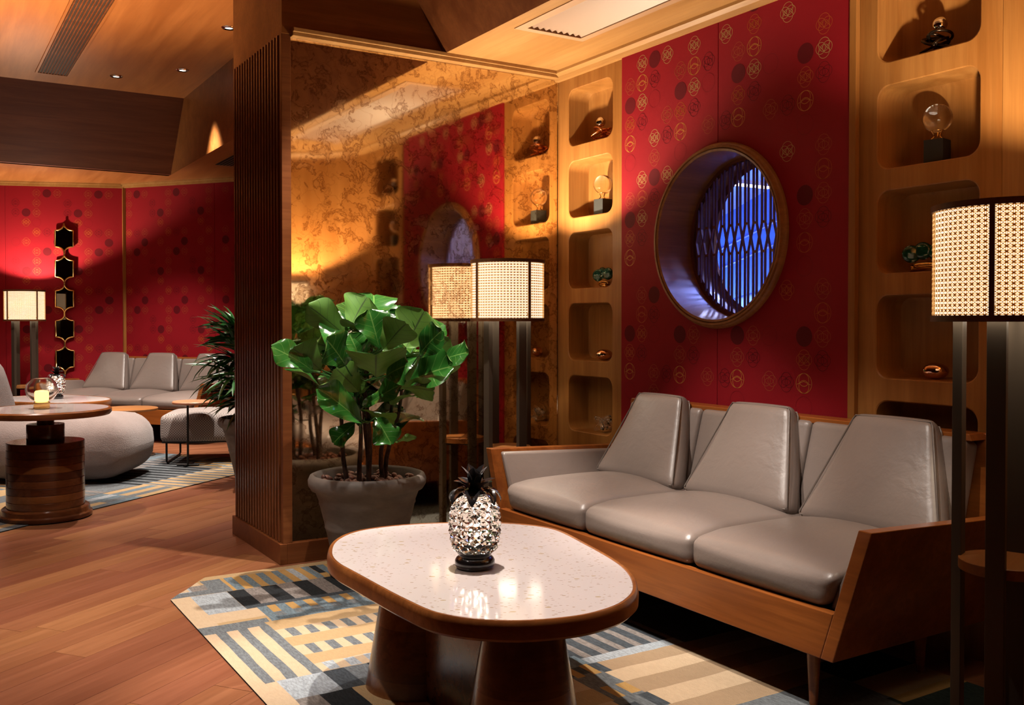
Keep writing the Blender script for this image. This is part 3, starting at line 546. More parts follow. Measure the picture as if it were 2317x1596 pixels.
# ================================================================== floor lamps
def ring_band(mb, r0, r1, z0, z1, n=64): return mb.lathe([(r0, z0), (r1, z0), (r1, z1), (r0, z1), (r0, z0)], n, caps=False)
def make_floor_lamp(label):
    t = thing('floor_lamp', label, 'lamp', group='floor lamps with woven cane shades')
    RS, Z0, Z1 = .196, 1.198, 1.522; rl = .125
    for k in range(4):
        a = k*PI/2; M = Matrix.Rotation(a, 4, 'Z')
        MB().box((rl-.013, -.024, 0), (rl+.013, .024, 1.24), M).obj('leg', DARKMETAL, t, bevel=.0015)
    MB().lathe([(.122, .505), (.122, .535)], 48).obj('tray', W_TRAY, t, 40, bevel=.002)
    f = MB(); f.box((-rl, -.012, .49), (rl, .012, .505)).box((-.012, -rl, .49), (.012, rl, .505)); f.obj('tray_rail', DARKMETAL, t)
    f = MB(); f.box((-RS+.004, -.008, 1.228), (RS-.004, .008, 1.24)).box((-.008, -RS+.004, 1.228), (.008, RS-.004, 1.24)); f.obj('shade_carrier', DARKMETAL, t)
    s = ring_band(MB(), RS-.008, RS+.003, Z0, Z0+.017).obj('shade_ring', SHADEW, t, 40); ring_band(MB(), RS-.008, RS+.003, Z1-.017, Z1).obj('shade_ring', SHADEW, t, 40)
    for k in range(4):
        M = Matrix.Rotation(k*PI/2, 4, 'Z')
        MB().box((RS-.006, -.0065, Z0+.015), (RS+.0025, .0065, Z1-.015), M).obj('shade_rib', SHADEW, s)
    MB().lathe([(RS-.010, Z0+.004), (RS-.010, Z1-.004)], 64, caps=False).obj('shade_lining', DIFFUSER, s, 60)
    c = MB(); NC, NR = 72, 21; za, zb = Z0+.017, Z1-.017; dz = (zb-za)/NR; rr = RS-.0025
    def P(i, z, e=0): q = 2*PI*i/NC; return ((rr+e)*math.cos(q), (rr+e)*math.sin(q), z)
    hv = .0021/(2*PI*rr/NC)
    for j in range(NR+1):
        for d in (-.14, .14):
            z = za+(j+d)*dz
            if not za-.001 < z < zb+.001: continue
            v = []
            for i in range(NC): v += [P(i, z-.0017), P(i, z+.0017)]
            c.add(v, [(2*i, (2*i+2) % (2*NC), (2*i+3) % (2*NC), 2*i+1) for i in range(NC)])
    for i in range(NC):
        for d in (-.13, .13): c.add([P(i+d-hv*.8, za, .0006), P(i+d+hv*.8, za, .0006), P(i+d+hv*.8, zb, .0006), P(i+d-hv*.8, zb, .0006)], [(0, 1, 2, 3)])
        for j in range(NR):
            z = za+j*dz
            for a0, b0 in ((0, 1), (1, 0)):
                c.add([P(i+a0-hv, z, .0012), P(i+a0+hv, z, .0012), P(i+b0+hv, z+dz, .0012), P(i+b0-hv, z+dz, .0012)], [(0, 1, 2, 3)])
    c.obj('cane_weave', CANE, s, kind='stuff')
    b = MB().sphere((0, 0, 1.36), .028, 16, 10).obj('bulb', emit('bulb_glow', (1, .8, .5), 8), t, 60)
    point('bulb_light', (0, 0, 1.40), 13, LAMPC, .03, t)
    spot('bulb_uplight', (0, 0, 1.40), (0, 0, 3), 105, 140, .3, LAMPC, .03, t)
    return t
lamp = make_floor_lamp('cane-shaded floor lamp standing between the mirror and the far end of the near sofa')
lamp.location = (2.683, 4.372, 0); lamp.rotation_euler = (0, 0, R(4))
l2 = dup(lamp, (2.576, 1.545, 0), R(19.5), 'large cane-shaded floor lamp nearest the camera, at the right edge of the picture')
l3 = dup(lamp, (.972, 11.165, 0), R(31), 'small distant cane-shaded floor lamp against the lit red wall at far left')
# ================================================================== sofas
def make_sofa(label):
    t = thing('sofa', label, 'sofa', group='wood-framed three-seat leather sofas')
    for sg in (-1, 1):           # flared sides
        pts = [(0, .95, .18), (0, 1.085, .592), (.825, 1.085, .560), (.825, .95, .18)]
        m = MB(); A = [(sg*x, y, z) for y, x, z in pts]; B = [(sg*(x-.046), y, z) for y, x, z in pts]
        k = len(A); m.add(A+B, [tuple(range(k)), tuple(range(k, 2*k))[::-1]]+[(i, (i+1) % k, k+(i+1) % k, k+i) for i in range(k)])
        m.obj('side_panel', W_SOFA, t, bevel=.003)
        q = [(.05, .93, .32), (.05, 1.042, .578), (.76, 1.036, .548), (.76, .93, .32)]
        m = MB(); A = [(sg*(x), y, z) for y, x, z in q]; B = [(sg*(x-.036), y, z-(.006 if z > .5 else 0)) for y, x, z in q]; k = len(A)
        m.add(A+B, [tuple(range(k)), tuple(range(k, 2*k))[::-1]]+[(i, (i+1) % k, k+(i+1) % k, k+i) for i in range(k)])
        m.obj('arm_pad', LEATH, t, 60, bevel=.010)
    m = MB(); w0 = .9035; w1 = .951
    m.add([(-w0, .0, .18), (w0, .0, .18), (w1, .0, .326), (-w1, .0, .326), (-w0, .032, .18), (w0, .032, .18), (w1, .032, .326), (-w1, .032, .326)], [(0, 1, 2, 3), (7, 6, 5, 4), (0, 4, 5, 1), (1, 5, 6, 2), (2, 6, 7, 3), (3, 7, 4, 0)])
    m.obj('front_panel', W_SOFA, t, bevel=.003)
    MB().box((-.93, .03, .185), (.93, .80, .30)).obj('seat_base', BLACKGAP, t)
    m = MB(); P = [(-.93, .18), (.93, .18), (1.06, .575), (.915, .808), (-.915, .808), (-1.06, .575)]
    m.prism(P, lambda u, v, k: (u, .80+k+(v-.5)*.05, v), .03); m.obj('back_panel', W_SOFA, t, bevel=.003)
    m = MB(); m.prism([(-.915, .786), (.915, .786), (.905, .81), (-.905, .81)], lambda u, v, k: (u, .735+k, v), .085); m.obj('back_rail', W_SOFA, t, bevel=.003)
    for a, b in ((-.90, -.385), (-.385, .24), (.24, .90)):
        cx, wd = (a+b)/2, b-a-.006
        M = Matrix.Translation((cx, .715, .595)) @ Matrix.Rotation(R(-15), 4, 'X')
        p = MB().puff((wd, .10, .40), .022, (0, .02, .0), 9, M).obj('back_cushion', LEATH, t, 180)
    for k, (a, b) in enumerate(((-.925, -.325), (-.325, .315), (.315, .925))):
        cx, wd = (a+b)/2, b-a-.006
        M = Matrix.Translation((cx, .362, .390))
        def warp(q, wd=wd): return (q.x*(1+.06*(q.z/.055)*(1 if (k == 0 and q.x < 0) or (k == 2 and q.x > 0) else 0)), q.y, q.z-(.020*max(0, (-.20-q.y)/.15)**2*max(0, min(1, q.z/.05))))
        p = MB().puff((wd, .70, .125), .034, (.004, .012, .040), 14, M, warp).obj('seat_cushion', LEATH, t, 180)
    for x in (-.82, .82):
        for y in (.07, .60): MB().lathe([(.013, 0), (.023, .185)], 20, (x, y, 0)).obj('leg', W_SOFA, t, 40)
    return t
def make_pillow(label):
    t = thing('back_pillow', label, 'cushion', group='trapezoid leather back pillows')
    H, Wb, Wt = .43, .60, .315
    def warp(q):
        f = (q.z+H/2)/H; wd = Wb+(Wt-Wb)*f
        return (q.x/Wb*wd, q.y*(1.0-.25*f)+0.015*math.sin(f*PI), q.z+.012*math.cos(q.x/Wb*PI)*(1 if f > .5 else -1)*0)
    M = Matrix.Rotation(R(-22), 4, 'X') @ Matrix.Translation((0, 0, H/2))
    b = MB().puff((Wb, .095, H), .040, (0, .030, .004), 14, M, warp).obj('pillow_body', LEATH, t, 180)
    for y in (-.036, .036):
        pts = []
        for x, z in ((-.275, -.195), (.275, -.195), (.283, -.185), (.283, .185), (.275, .2), (-.275, .2), (-.283, .185), (-.283, -.185)):
            pts.append(M @ Vector(warp(Vector((x*1.032, y, z*1.02)))))
        MB().tube(pts, .0032, 6, True).obj('piping', LEATHP, b, 60)
    return t
sofa = make_sofa('near three-seat sofa of taupe leather in a flared cherry frame under the round window')
sofa.location = (2.30, 2.86, .006); sofa.rotation_euler = (0, 0, R(-90))
pil = make_pillow('taupe trapezoid pillow at the left end of the near sofa'); SP = [-.63, .01, .65]
for i, (u, lab) in enumerate(zip(SP, ('taupe trapezoid pillow at the left end of the near sofa', 'taupe trapezoid pillow in the middle of the near sofa, below the round window', 'taupe trapezoid pillow at the right end of the near sofa, beside the floor lamp'))):
    o = pil if i == 0 else dup(pil); o['label'] = lab
    o.location = (2.30+.545, 2.86-u, .452); o.rotation_euler = (0, 0, R(-90)+R((-1.5, 1, 2)[i]))
# distant sofa of the same make along the far red wall
FS = Vector((1.68, 10.22, .006)); fa = R(-52)
s2 = dup(sofa, FS, fa, 'distant taupe leather sofa against the dark red wall in the far lounge')
for i, (u, lab) in enumerate(zip(SP, ('distant trapezoid pillow at the left end of the far sofa, caught by lamp light', 'distant trapezoid pillow in the middle of the far sofa', 'distant trapezoid pillow at the right of the far sofa, half behind palm leaves'))):
    v = Matrix.Rotation(fa, 4, 'Z') @ Vector((u, .545, .452)); dup(pil, FS+v, fa, lab)
# ================================================================== coffee tables
def spline(pts, n=8):
    P = [Vector(p) for p in pts]; out = []; m = len(P)
    for i in range(m):
        a, b, c, d = P[i-1], P[i], P[(i+1) % m], P[(i+2) % m]
        for k in range(n):
            t = k/n; out.append(.5*((2*b)+(c-a)*t+(2*a-5*b+4*c-d)*t*t+(3*b-a-3*c+d)*t**3))
    return out
def offset(P, d):
    out = []; m = len(P)
    for i in range(m):
        t = (P[(i+1) % m]-P[i-1]).normalized(); out.append(P[i]+Vector((t.y, -t.x))*d)
    return out
WLAY = wood('turned_table_wood_light', (.34, .12, .034), (.20, .062, .018), 'x', .25, fine=.7, coat=.4)
def make_coffee_table(label):
    t = thing('coffee_table', label, 'table', group='terrazzo-topped coffee tables')
    raw = [(1.089, 2.846), (1.159, 2.987), (1.256, 3.082), (1.368, 3.113), (1.529, 3.091), (1.715, 3.002), (1.834, 2.893), (1.891, 2.754), (1.852, 2.52), (1.795, 2.285), (1.738, 2.148), (1.663, 2.034), (1.589, 1.967), (1.494, 1.92), (1.363, 1.908), (1.207, 1.964), (1.096, 2.094), (1.069, 2.265), (1.062, 2.573), (1.062, 2.721)]
    P = spline([(x-1.45, y-2.5) for x, y in raw], 6)
    if sum(a.x*b.y-b.x*a.y for a, b in zip(P, P[1:]+P[:1])) < 0: P = P[::-1]       # counter-clockwise
    zt, th = .47, .052
    prof = [(-.014, zt-.001), (-.010, zt+.0015), (-.004, zt+.0015), (0, zt-.004), (.003, zt-.018), (.002, zt-th+.008), (-.006, zt-th), (-.10, zt-th), (-.10, zt-.012), (-.014, zt-.012)]
    m = MB(); k = len(P)
    for o, z in prof: m.v += [(p.x, p.y, z) for p in offset(P, o)]
    q = len(prof); m.f = [(a*k+i, a*k+(i+1) % k, ((a+1) % q)*k+(i+1) % k, ((a+1) % q)*k+i) for a in range(q) for i in range(k)]
    m.obj('wood_rim', W_TAB, t, 35)
    I = offset(P, -.0135); m = MB(); m.prism([(p.x, p.y) for p in I], lambda u, v, w_: (u, v, zt-.03+w_), .030); m.obj('terrazzo_top', TERR, t)
    for x, y in ((-.045, .355), (-.05, -.30)):
        for k in range(8):
            f0, f1 = k/8, (k+1)/8; z0_, z1_ = (zt-th)*f0, (zt-th)*f1; r0_, r1_ = .172-.072*f0, .172-.072*f1
            MB().lathe([(r0_, z0_), (r1_, z1_)], 44, (x, y, 0)).obj('leg_layer', (W_BASE, WLAY)[(k*3+int(y > 0)) % 4 == 1], t, 40)
    m = MB(); m.add([(-.095, -.30, .0), (-.095, .355, .0), (-.07, .355, zt-th), (-.07, -.30, zt-th), (.0, -.30, .0), (.0, .355, .0), (-.02, .355, zt-th), (-.02, -.30, zt-th)], [(0, 1, 2, 3), (7, 6, 5, 4), (0, 4, 5, 1), (1, 5, 6, 2), (2, 6, 7, 3), (3, 7, 4, 0)])
    m.obj('web_panel', W_BASE, t)
    return t
ct = make_coffee_table('near coffee table with speckled pale terrazzo top, wood rim and two cone legs'); RUGZ = .006
ct.location = (1.45, 2.5, RUGZ)
c2 = dup(ct, (1.10, 9.85, RUGZ), R(38), 'distant coffee table with a pale top, mostly hidden behind the drum pedestal table')
# ================================================================== pineapple lamps
def blade(L, wd, bend, n=7, cup=.25, w_=None):
    """leaf along +x, arching in z"""
    m = MB(); V = []; a = 0; x = z = 0
    for i in range(n):
        t = i/(n-1); hw = wd/2*(math.sin(PI*min(1, t*.86+.14))**.75 if w_ is None else w_(t)); hw = max(hw, .0003)
        ang = bend[0]+(bend[1]-bend[0])*t
        if i: x += L/(n-1)*math.cos(ang); z += L/(n-1)*math.sin(ang)
        nx, nz = -math.sin(ang), math.cos(ang)
        for s in (-1, -.5, 0, .5, 1): V.append((x+nx*cup*hw*s*s, s*hw, z+nz*cup*hw*s*s))
    m.add(V, [(i*5+j, i*5+j+1, (i+1)*5+j+1, (i+1)*5+j) for i in range(n-1) for j in range(4)]); return m
def make_pineapple(label):
    t = thing('pineapple_lamp', label, 'lamp', group='glass pineapple lamps')
    MB().lathe([(.050, 0), (.0555, .004), (.059, .013), (.0585, .024), (.054, .031), (.050, .034), (.0475, .037), (.050, .043), (.056, .048), (.0575, .051), (.056, .053), (.050, .052), (.049, .045)], 48).obj('base', BLACKGLOSS, t, 50)
    rows, n = 13, 13; z0, z1 = .048, .212
    def rad(f): return .050+.020*math.sin(PI*min(1, (f*.88+.07)))**.7*1.12-.020*max(0, f-.82)/.18*1.0
    m = MB(); G = lambda i, j: (rad(i/rows), (j+.5*(i % 2))*2*PI/n, z0+(z1-z0)*i/rows)
    V = lambda i, j, e=0: ((G(i, j)[0]+e)*math.cos(G(i, j)[1]), (G(i, j)[0]+e)*math.sin(G(i, j)[1]), G(i, j)[2])
    for i in range(rows-1):
        for j in range(n):
            jl = j if i % 2 else j-1; jr = j+1 if i % 2 else j
            a = (j+.5*(i % 2))*2*PI/n; r = rad((i+1)/rows)+.0065; z = G(i+1, 0)[2]
            m.add([V(i, j), V(i+1, jr), V(i+2, j), V(i+1, jl), (r*math.cos(a), r*math.sin(a), z)], [(0, 1, 4), (1, 2, 4), (2, 3, 4), (3, 0, 4)])
    bm = MB(); bm.v, bm.f = m.v, m.f
    bm.lathe([(rad(0)-.002, z0), (rad(.08)-.003, z0+.013)], 26, caps=False); bm.lathe([(rad(.92)-.003, z1-.013), (rad(1)-.004, z1), (.034, z1+.006), (.031, z1+.012)], 26, caps=False)
    body = bm.obj('glass_body', FACET, t)
    rnd = random.Random(4)
    m = MB()
    for k in range(9):
        a = rnd.random()*2*PI; r = .012+.03*rnd.random(); m.sphere((r*math.cos(a), r*math.sin(a), .062+.125*rnd.random()), .0045, 8, 6)
    m.obj('fairy_light', LEDW, t)
    point('glow', (0, 0, .12), .25, (1, .92, .78), .003, t)
    MB().lathe([(.033, z1+.006), (.030, z1+.016), (.012, z1+.026)], 20).obj('crown_cap', BLACKGLOSS, t, 40)
    b1 = blade(.078, .040, (R(42), R(-80)), cup=.35); b2 = blade(.066, .040, (R(56), R(12)), cup=.3); b3 = blade(.078, .040, (R(78), R(50)), cup=.3)
    for bl_, cnt, zz, off, r0 in ((b1, 7, .222, .2, .020), (b2, 6, .226, .6, .010), (b3, 5, .232, 0, .004)):
        p = None
        for k in range(cnt):
            a = off+2*PI*k/cnt; loc = (r0*math.cos(a), r0*math.sin(a), zz)
            if p is None: p = bl_.obj('crown_leaf', BLACKGLOSS, t, 180, loc=loc); p.rotation_euler = (0, 0, a)
            else: copies(p, t, loc, (0, 0, a))
    return t
FACET = plain('faceted_glass', (1, .97, .88), .02, 0, Transmission_Weight=1.0, IOR=1.42)
pn = make_pineapple('glass pineapple lamp glowing on the near terrazzo coffee table'); pn.location = (1.392, 2.452, RUGZ+.4703); pn.rotation_euler = (0, 0, .3)
p2 = dup(pn, (1.12, 9.86, RUGZ+.4703), 1.0, 'distant glowing pineapple lamp beside the candle globe, on the table behind')
# ================================================================== rugs
CO = {k: tuple(q*.74 for q in v) for k, v in {'Y': (.52, .355, .185), 'L': (.64, .475, .31), 'A': (.52, .31, .11), 'B': (.20, .265, .31), 'G': (.085, .10, .115), 'K': (.030, .034, .038), 'M': (.46, .51, .55), 'T': (.30, .265, .245), 'S': (.205, .225, .24), 'W': (.43, .30, .185), 'D': (.05, .075, .07)}.items()}
def rug_mesh(rects, x0, x1, y0, y1, h, cuts=()):
    xs = sorted({x0, x1} | {min(max(r[i], x0), x1) for r in rects for i in (0, 1)}); ys = sorted({y0, y1} | {min(max(r[i], y0), y1) for r in rects for i in (2, 3)})
    m = MB(); m.col = []
    rnd = random.Random(2)
    def clip(P, a, b, c):
        out = []
        for i in range(len(P)):
            p, q = P[i], P[(i+1) % len(P)]; fp, fq = a*p[0]+b*p[1]-c, a*q[0]+b*q[1]-c
            if fp <= 0: out.append(p)
            if fp*fq < 0: t = fp/(fp-fq); out.append((p[0]+(q[0]-p[0])*t, p[1]+(q[1]-p[1])*t))
        return out
    for i in range(len(xs)-1):
        for j in range(len(ys)-1):
            cx, cy = (xs[i]+xs[i+1])/2, (ys[j]+ys[j+1])/2; c = None
            for r in rects:
                if r[0] <= cx <= r[1] and r[2] <= cy <= r[3]: c = r[4]
            P = [(xs[i], ys[j]), (xs[i+1], ys[j]), (xs[i+1], ys[j+1]), (xs[i], ys[j+1])]
            for q in cuts: P = clip(P, *q)
            if len(P) > 2: m.add([(x, y, h) for x, y in P], [tuple(range(len(P)))]); m.col.append(CO[c])
    B = [(x0, y0), (x1, y0), (x1, y1), (x0, y1)]
    for q in cuts: B = clip(B, *q)
    m.v = [(x+.005*mnoise.noise((x*15, y*15, 1.3)), y+.005*mnoise.noise((x*15, y*15, 7.7)), z) if x0+.02 < x < x1-.02 and y0+.02 < y < y1-.02 else (x, y, z) for x, y, z in m.v]
    k = len(B); m.add([(x, y, 0) for x, y in B]+[(x, y, h-.0004) for x, y in B], [(i, (i+1) % k, k+(i+1) % k, k+i) for i in range(k)]); m.col += [CO['K']]*k
    return m
RR = [(.9, 3.2, 1, 4.6, 'Y'), (1.16, 2.9, 4.26, 4.49, 'A')]
RR += [(1.206+.0745*k, 1.243+.0745*k, 4.26, 4.49, 'B' if k % 5 != 4 else 'M') for k in range(16)]+[(1.618, 1.652, 4.34, 4.49, 'K')]
RR += [(.922, 1.19, 4.262, 4.33, 'S'), (.922, 1.03, 4.33, 4.40, 'M'), (1.03, 1.10, 4.33, 4.42, 'T'), (1.10, 1.19, 4.26, 4.49, 'S'), (.975, 1.02, 4.34, 4.41, 'L'), (1.04, 1.085, 4.42, 4.5, 'L'), (.922, 1.003, 3.80, 4.262, 'L'), (1.003, 1.16, 3.955, 4.258, 'M')]
RR += [(1.161+.0735*k, 1.2345+.0735*k, 4.0, 4.258, 'K' if k % 2 == 0 else 'T') for k in range(16)]+[(1.161, 2.4, 3.958, 4.0, 'G')]
RR += [(1.0, 1.2, 3.83, 3.955, 'L'), (1.2, 2.4, 3.745, 3.958, 'B')]+[(1.242+.08*k, 1.279+.08*k, 3.86, 3.958, 'A') for k in range(14)]+[(1.242+.08*k, 1.279+.08*k, 3.80, 3.86, 'S') for k in range(14)]
RR += [(.922, 1.19, 3.705, 3.80, 'S'), (1.168, 2.4, 3.628, 3.742, 'Y'), (1.168, 2.4, 3.52, 3.628, 'L'), (1.168, 2.4, 3.413, 3.52, 'Y'), (1.168, 2.4, 3.305, 3.413, 'L'), (1.168, 2.4, 3.20, 3.305, 'Y'), (1.168, 2.4, 3.11, 3.20, 'L')]
RR += [(1.209+.0745*k, 1.245+.0745*k, 3.524, 3.626, 'S') for k in range(14)]+[(1.210+.077*k, 1.247+.077*k, 3.306, 3.412, 'S') for k in range(14)]+[(1.20+.077*k, 1.24+.077*k, 3.115, 3.198, 'M') for k in range(12)]
RR += [(.922, 1.168, 3.105, 3.705, 'L')]+[(x, x+.038, 3.107, 3.705, 'S') for x in (.967, 1.047, 1.132)]
RR += [(.922, 1.008, 2.2, 3.105, 'L'), (1.008, 1.171, 2.925, 3.108, 'M'), (1.171, 1.249, 2.925, 3.11, 'G'), (1.249, 1.33, 2.9, 3.11, 'S'), (1.33, 1.42, 2.95, 3.11, 'K'), (1.42, 1.6, 2.9, 3.11, 'M'), (1.008, 1.09, 2.75, 2.925, 'T'), (1.09, 1.2, 2.7, 2.925, 'K'), (1.2, 1.5, 2.6, 2.9, 'Y'), (1.0, 1.3, 2.3, 2.6, 'S'), (1.5, 1.8, 2.5, 2.9, 'B'), (1.0, 1.6, 1.9, 2.2, 'W')]
RR += [(1.8, 2.5, 2.69, 3.12, 'T')]+[(1.885+.0775*k, 1.93+.0775*k, 2.74, 3.12, 'G') for k in range(8)]+[(1.84, 1.90, 2.79, 2.89, 'A'), (1.80, 1.99, 2.69, 2.79, 'B'), (1.99, 2.42, 2.69, 2.75, 'M'), (2.42, 2.95, 2.69, 3.6, 'G'), (2.5, 2.95, 3.1, 3.3, 'K'), (2.4, 2.95, 3.6, 4.26, 'S')]
RR += [(1.84, 2.016, 2.60, 2.69, 'G'), (2.016, 2.95, 2.60, 2.69, 'W'), (1.98, 2.95, 2.50, 2.60, 'L'), (1.97, 2.95, 2.392, 2.50, 'W'), (1.995, 2.95, 2.278, 2.392, 'L'), (1.97, 2.62, 2.168, 2.278, 'W'), (2.62, 2.95, 2.1, 2.278, 'K')]
RR += [(1.845, 1.985, 2.2, 2.62, 'S'), (1.942, 1.976, 2.602, 2.695, 'A'), (1.872, 1.906, 2.602, 2.70, 'A'), (1.70, 1.856, 2.505, 2.612, 'L'), (1.66, 1.86, 2.39, 2.505, 'Y'), (1.885, 1.915, 2.40, 2.50, 'A'), (1.944, 1.985, 2.41, 2.498, 'A'), (1.95, 1.995, 2.28, 2.392, 'G'), (1.86, 1.91, 2.28, 2.35, 'G'), (1.6, 1.85, 2.2, 2.39, 'L')]
RR += [(1.9, 2.62, 1.9, 2.165, 'S'), (2.62, 2.95, 1.98, 2.1, 'Y'), (2.6, 2.95, 1.3, 1.95, 'D'), (2.62, 2.95, 1.9, 1.95, 'A'), (1.9, 2.6, 1.3, 1.9, 'W')]
ch = (-.801, .598)
rg = rug_mesh(RR, .922, 2.95, 1.69, 4.548, RUGZ, cuts=[(-.8, .6, -.8*.922+.6*4.262)])
tag(rg.obj('patterned_rug', WOOL), 'near geometric wool rug in tan, blue and charcoal under the terrazzo coffee table', 'rug', 'geometric wool rugs')
rnd = random.Random(11); R2 = [(-3, 4, 0, 4, 'Y')]
y = 0.0
for band in range(14):
    bh = rnd.choice((.14, .2, .3, .36)); x = -2.2
    while x < 3.4:
        bw = rnd.choice((.25, .4, .6, .9)); kind = rnd.random(); c = rnd.choice('YABSBTGGKSBL')
        if kind < .45:
            c2_ = rnd.choice({'Y': 'SB', 'L': 'SG', 'A': 'BS', 'B': 'AK', 'K': 'GS', 'S': 'TK', 'M': 'SB', 'T': 'KS', 'G': 'TM', 'W': 'LS'}[c]); R2.append((x, x+bw, y, y+bh, c)); q = x+.02
            while q < x+bw: R2.append((q, min(q+.045, x+bw), y, y+bh, c2_)); q += .10
        elif kind < .75:
            q = y; i = 0
            while q < y+bh: R2.append((x, x+bw, q, min(q+.07, y+bh), (c, rnd.choice('LYGBSM'))[i % 2])); q += .07; i += 1
        else: R2.append((x, x+bw, y, y+bh, c))
        x += bw
    y += bh
r2 = rug_mesh(R2, -1.9, 2.95, 0.0, 3.3, RUGZ)
r2 = tag(r2.obj('patterned_rug', WOOL), 'distant geometric wool rug in blue and tan under the drum pedestal table', 'rug', 'geometric wool rugs'); r2.location = (.401, 6.147, 0); r2.rotation_euler = (0, 0, R(38.1))
# ================================================================== potted fig
fg = thing('potted_fig', 'large fiddle-leaf fig in a weathered grey clay pot in front of the mirror', 'plant', (1.815, 4.225, RUGZ))
pot_prof = [(.150, .018), (.168, .10), (.196, .22), (.2, .226), (.199, .236), (.222, .33), (.227, .338), (.226, .35), (.243, .395), (.262, .405), (.275, .425), (.277, .45), (.268, .470), (.252, .476), (.240, .466), (.236, .43), (.205, .40)]
pot = MB().lathe(pot_prof, 64).obj('clay_pot', CLAY, fg, 50)
MB().lathe([(.16, 0), (.178, .004), (.186, .03), (.180, .032), (.172, .012)], 56).obj('saucer', SAUCER, fg, 40)
MB().lathe([(.0, .430), (.235, .430)], 40, caps=False).obj('soil', SOIL, fg)
pb = None
for k in range(120):
    a = random.random()*2*PI; r = .225*math.sqrt(random.random()); loc = (r*math.cos(a), r*math.sin(a), .438+.010*random.random()); sc = .8+.5*random.random()
    if pb is None: pb = MB().sphere((0, 0, 0), .017, 10, 6, (1, .78, .6)).obj('pebble', PEB, fg, 180, loc=loc)
    else: copies(pb, fg, loc, (random.random(), random.random(), a*3), (sc, sc, sc))
def fig_leaf(B, T, wd, N, fold, rnd):
    a = T-B; Ln = a.length; a.normalize(); n_ = (N-a*N.dot(a)).normalized(); s = a.cross(n_)
    U = [(0, .03), (.04, .16), (.12, .36), (.24, .50), (.36, .58), (.48, .72), (.6, .90), (.72, 1.0), (.82, .98), (.90, .82), (.96, .58), (1.0, .22)]
    m = MB(); m.uv = []; cv_ = (.10+.12*rnd.random())*Ln; ph = rnd.random()*6
    for u, f in U:
        for v in (-1, -.72, -.4, 0, .4, .72, 1):
            hw = wd/2*f; av = abs(v)
            ext = Ln*(u+(.055*(1-(av-.5)**2*4) if u > .9 else 0)*(u-.9)*10)
            h = fold*av**1.2*hw-cv_*(u-.35)**2*1.2+.012*math.sin(u*11+ph)*av**2*v/max(av, .01)+.008*math.sin(u*7+ph*2)*av-.25*hw*max(0, av-.75)
            m.v.append(tuple(B+a*ext+s*(v*hw)+n_*h)); m.uv.append((u, v))
    k = 7; m.f = [(i*k+j, i*k+j+1, (i+1)*k+j+1, (i+1)*k+j) for i in range(len(U)-1) for j in range(k-1)]
    return m
rnd = random.Random(3); fo = Vector((1.815, 4.225, RUGZ))
ST = [((-.05, -.05), (1.712, 4.10, .95)), ((-.02, -.06), (1.76, 4.11, 1.15)), ((.05, -.04), (1.86, 4.06, .90)), ((.08, -.03), (1.93, 4.08, 1.0)), ((.02, .07), (1.83, 4.24, 1.12)), ((-.08, .04), (1.66, 4.25, 1.0))]
stems = []
for (dx, dy), top in ST:
    b = Vector((dx, dy, .40)); e = Vector(top)-fo; pts = []
    for i in range(9): t = i/8; p = b.lerp(e, t); p.x += .012*math.sin(t*7+dx*40); p.y += .012*math.cos(t*6+dy*50); pts.append(p)
    stems.append(pts); MB().tube(pts, [.0125-.006*i/8 for i in range(9)], 9).obj('stem', BARK, fg, 60)
for k in range(22):      # leaves filling the heart of the crown
    s_ = stems[k % 6]; p = s_[5+k % 4]+fo; a = k*2.4; d_ = Vector((math.cos(a), math.sin(a)*.7, .25+.5*rnd.random()))
    b_ = p+Vector((0, 0, -.02)); t_ = b_+d_*(.16+.07*rnd.random())
    if t_.y > 4.55: t_.y = 4.55
    LEAVES.append([*b_, *t_, .13+.04*rnd.random(), -.35*d_.x, -.35*d_.y-.15, .8, .22])
for q in LEAVES:
    B, T, wd, N, f = Vector(q[0:3])-fo, Vector(q[3:6])-fo, q[6]*1.24, Vector(q[7:10]), q[10]
    T = B+(T-B)*1.05; T.y = min(T.y, 4.57-fo.y)
    lf = MB(); o = fig_leaf(B, T, wd, N, f, rnd); ob = bpy.data.objects.new('leaf', None)
    me_o = o
    # keep the winding so that the glossy side stays up: no normal recalculation here
    me = bpy.data.meshes.new('leaf'); me.from_pydata(o.v, [], o.f); me.materials.append(FIG); ul = me.uv_layers.new(name='UVMap')
    for lp in me.loops: ul.data[lp.index].uv = o.uv[lp.vertex_index]
    me.shade_smooth(); c = (o.v[14][0]-o.v[0][0]); pz = me.polygons[30].normal
    if pz.dot(N) < 0: me.flip_normals()
    ob = bpy.data.objects.new('leaf', me); sb_ = ob.modifiers.new('s', 'SUBSURF'); sb_.levels = sb_.render_levels = 1; COL.objects.link(ob); ob.parent = fg
    P = min((p for s_ in stems for p in s_[2:]), key=lambda p: (p-B).length+max(0, p.z-B.z)*2)
    mid = P.lerp(B, .5); mid.z -= .02
    MB().tube([P, mid, B, B.lerp(T, .06)], [.0042, .0034, .003, .002], 6).obj('leaf_stalk', PALM, ob, 60)
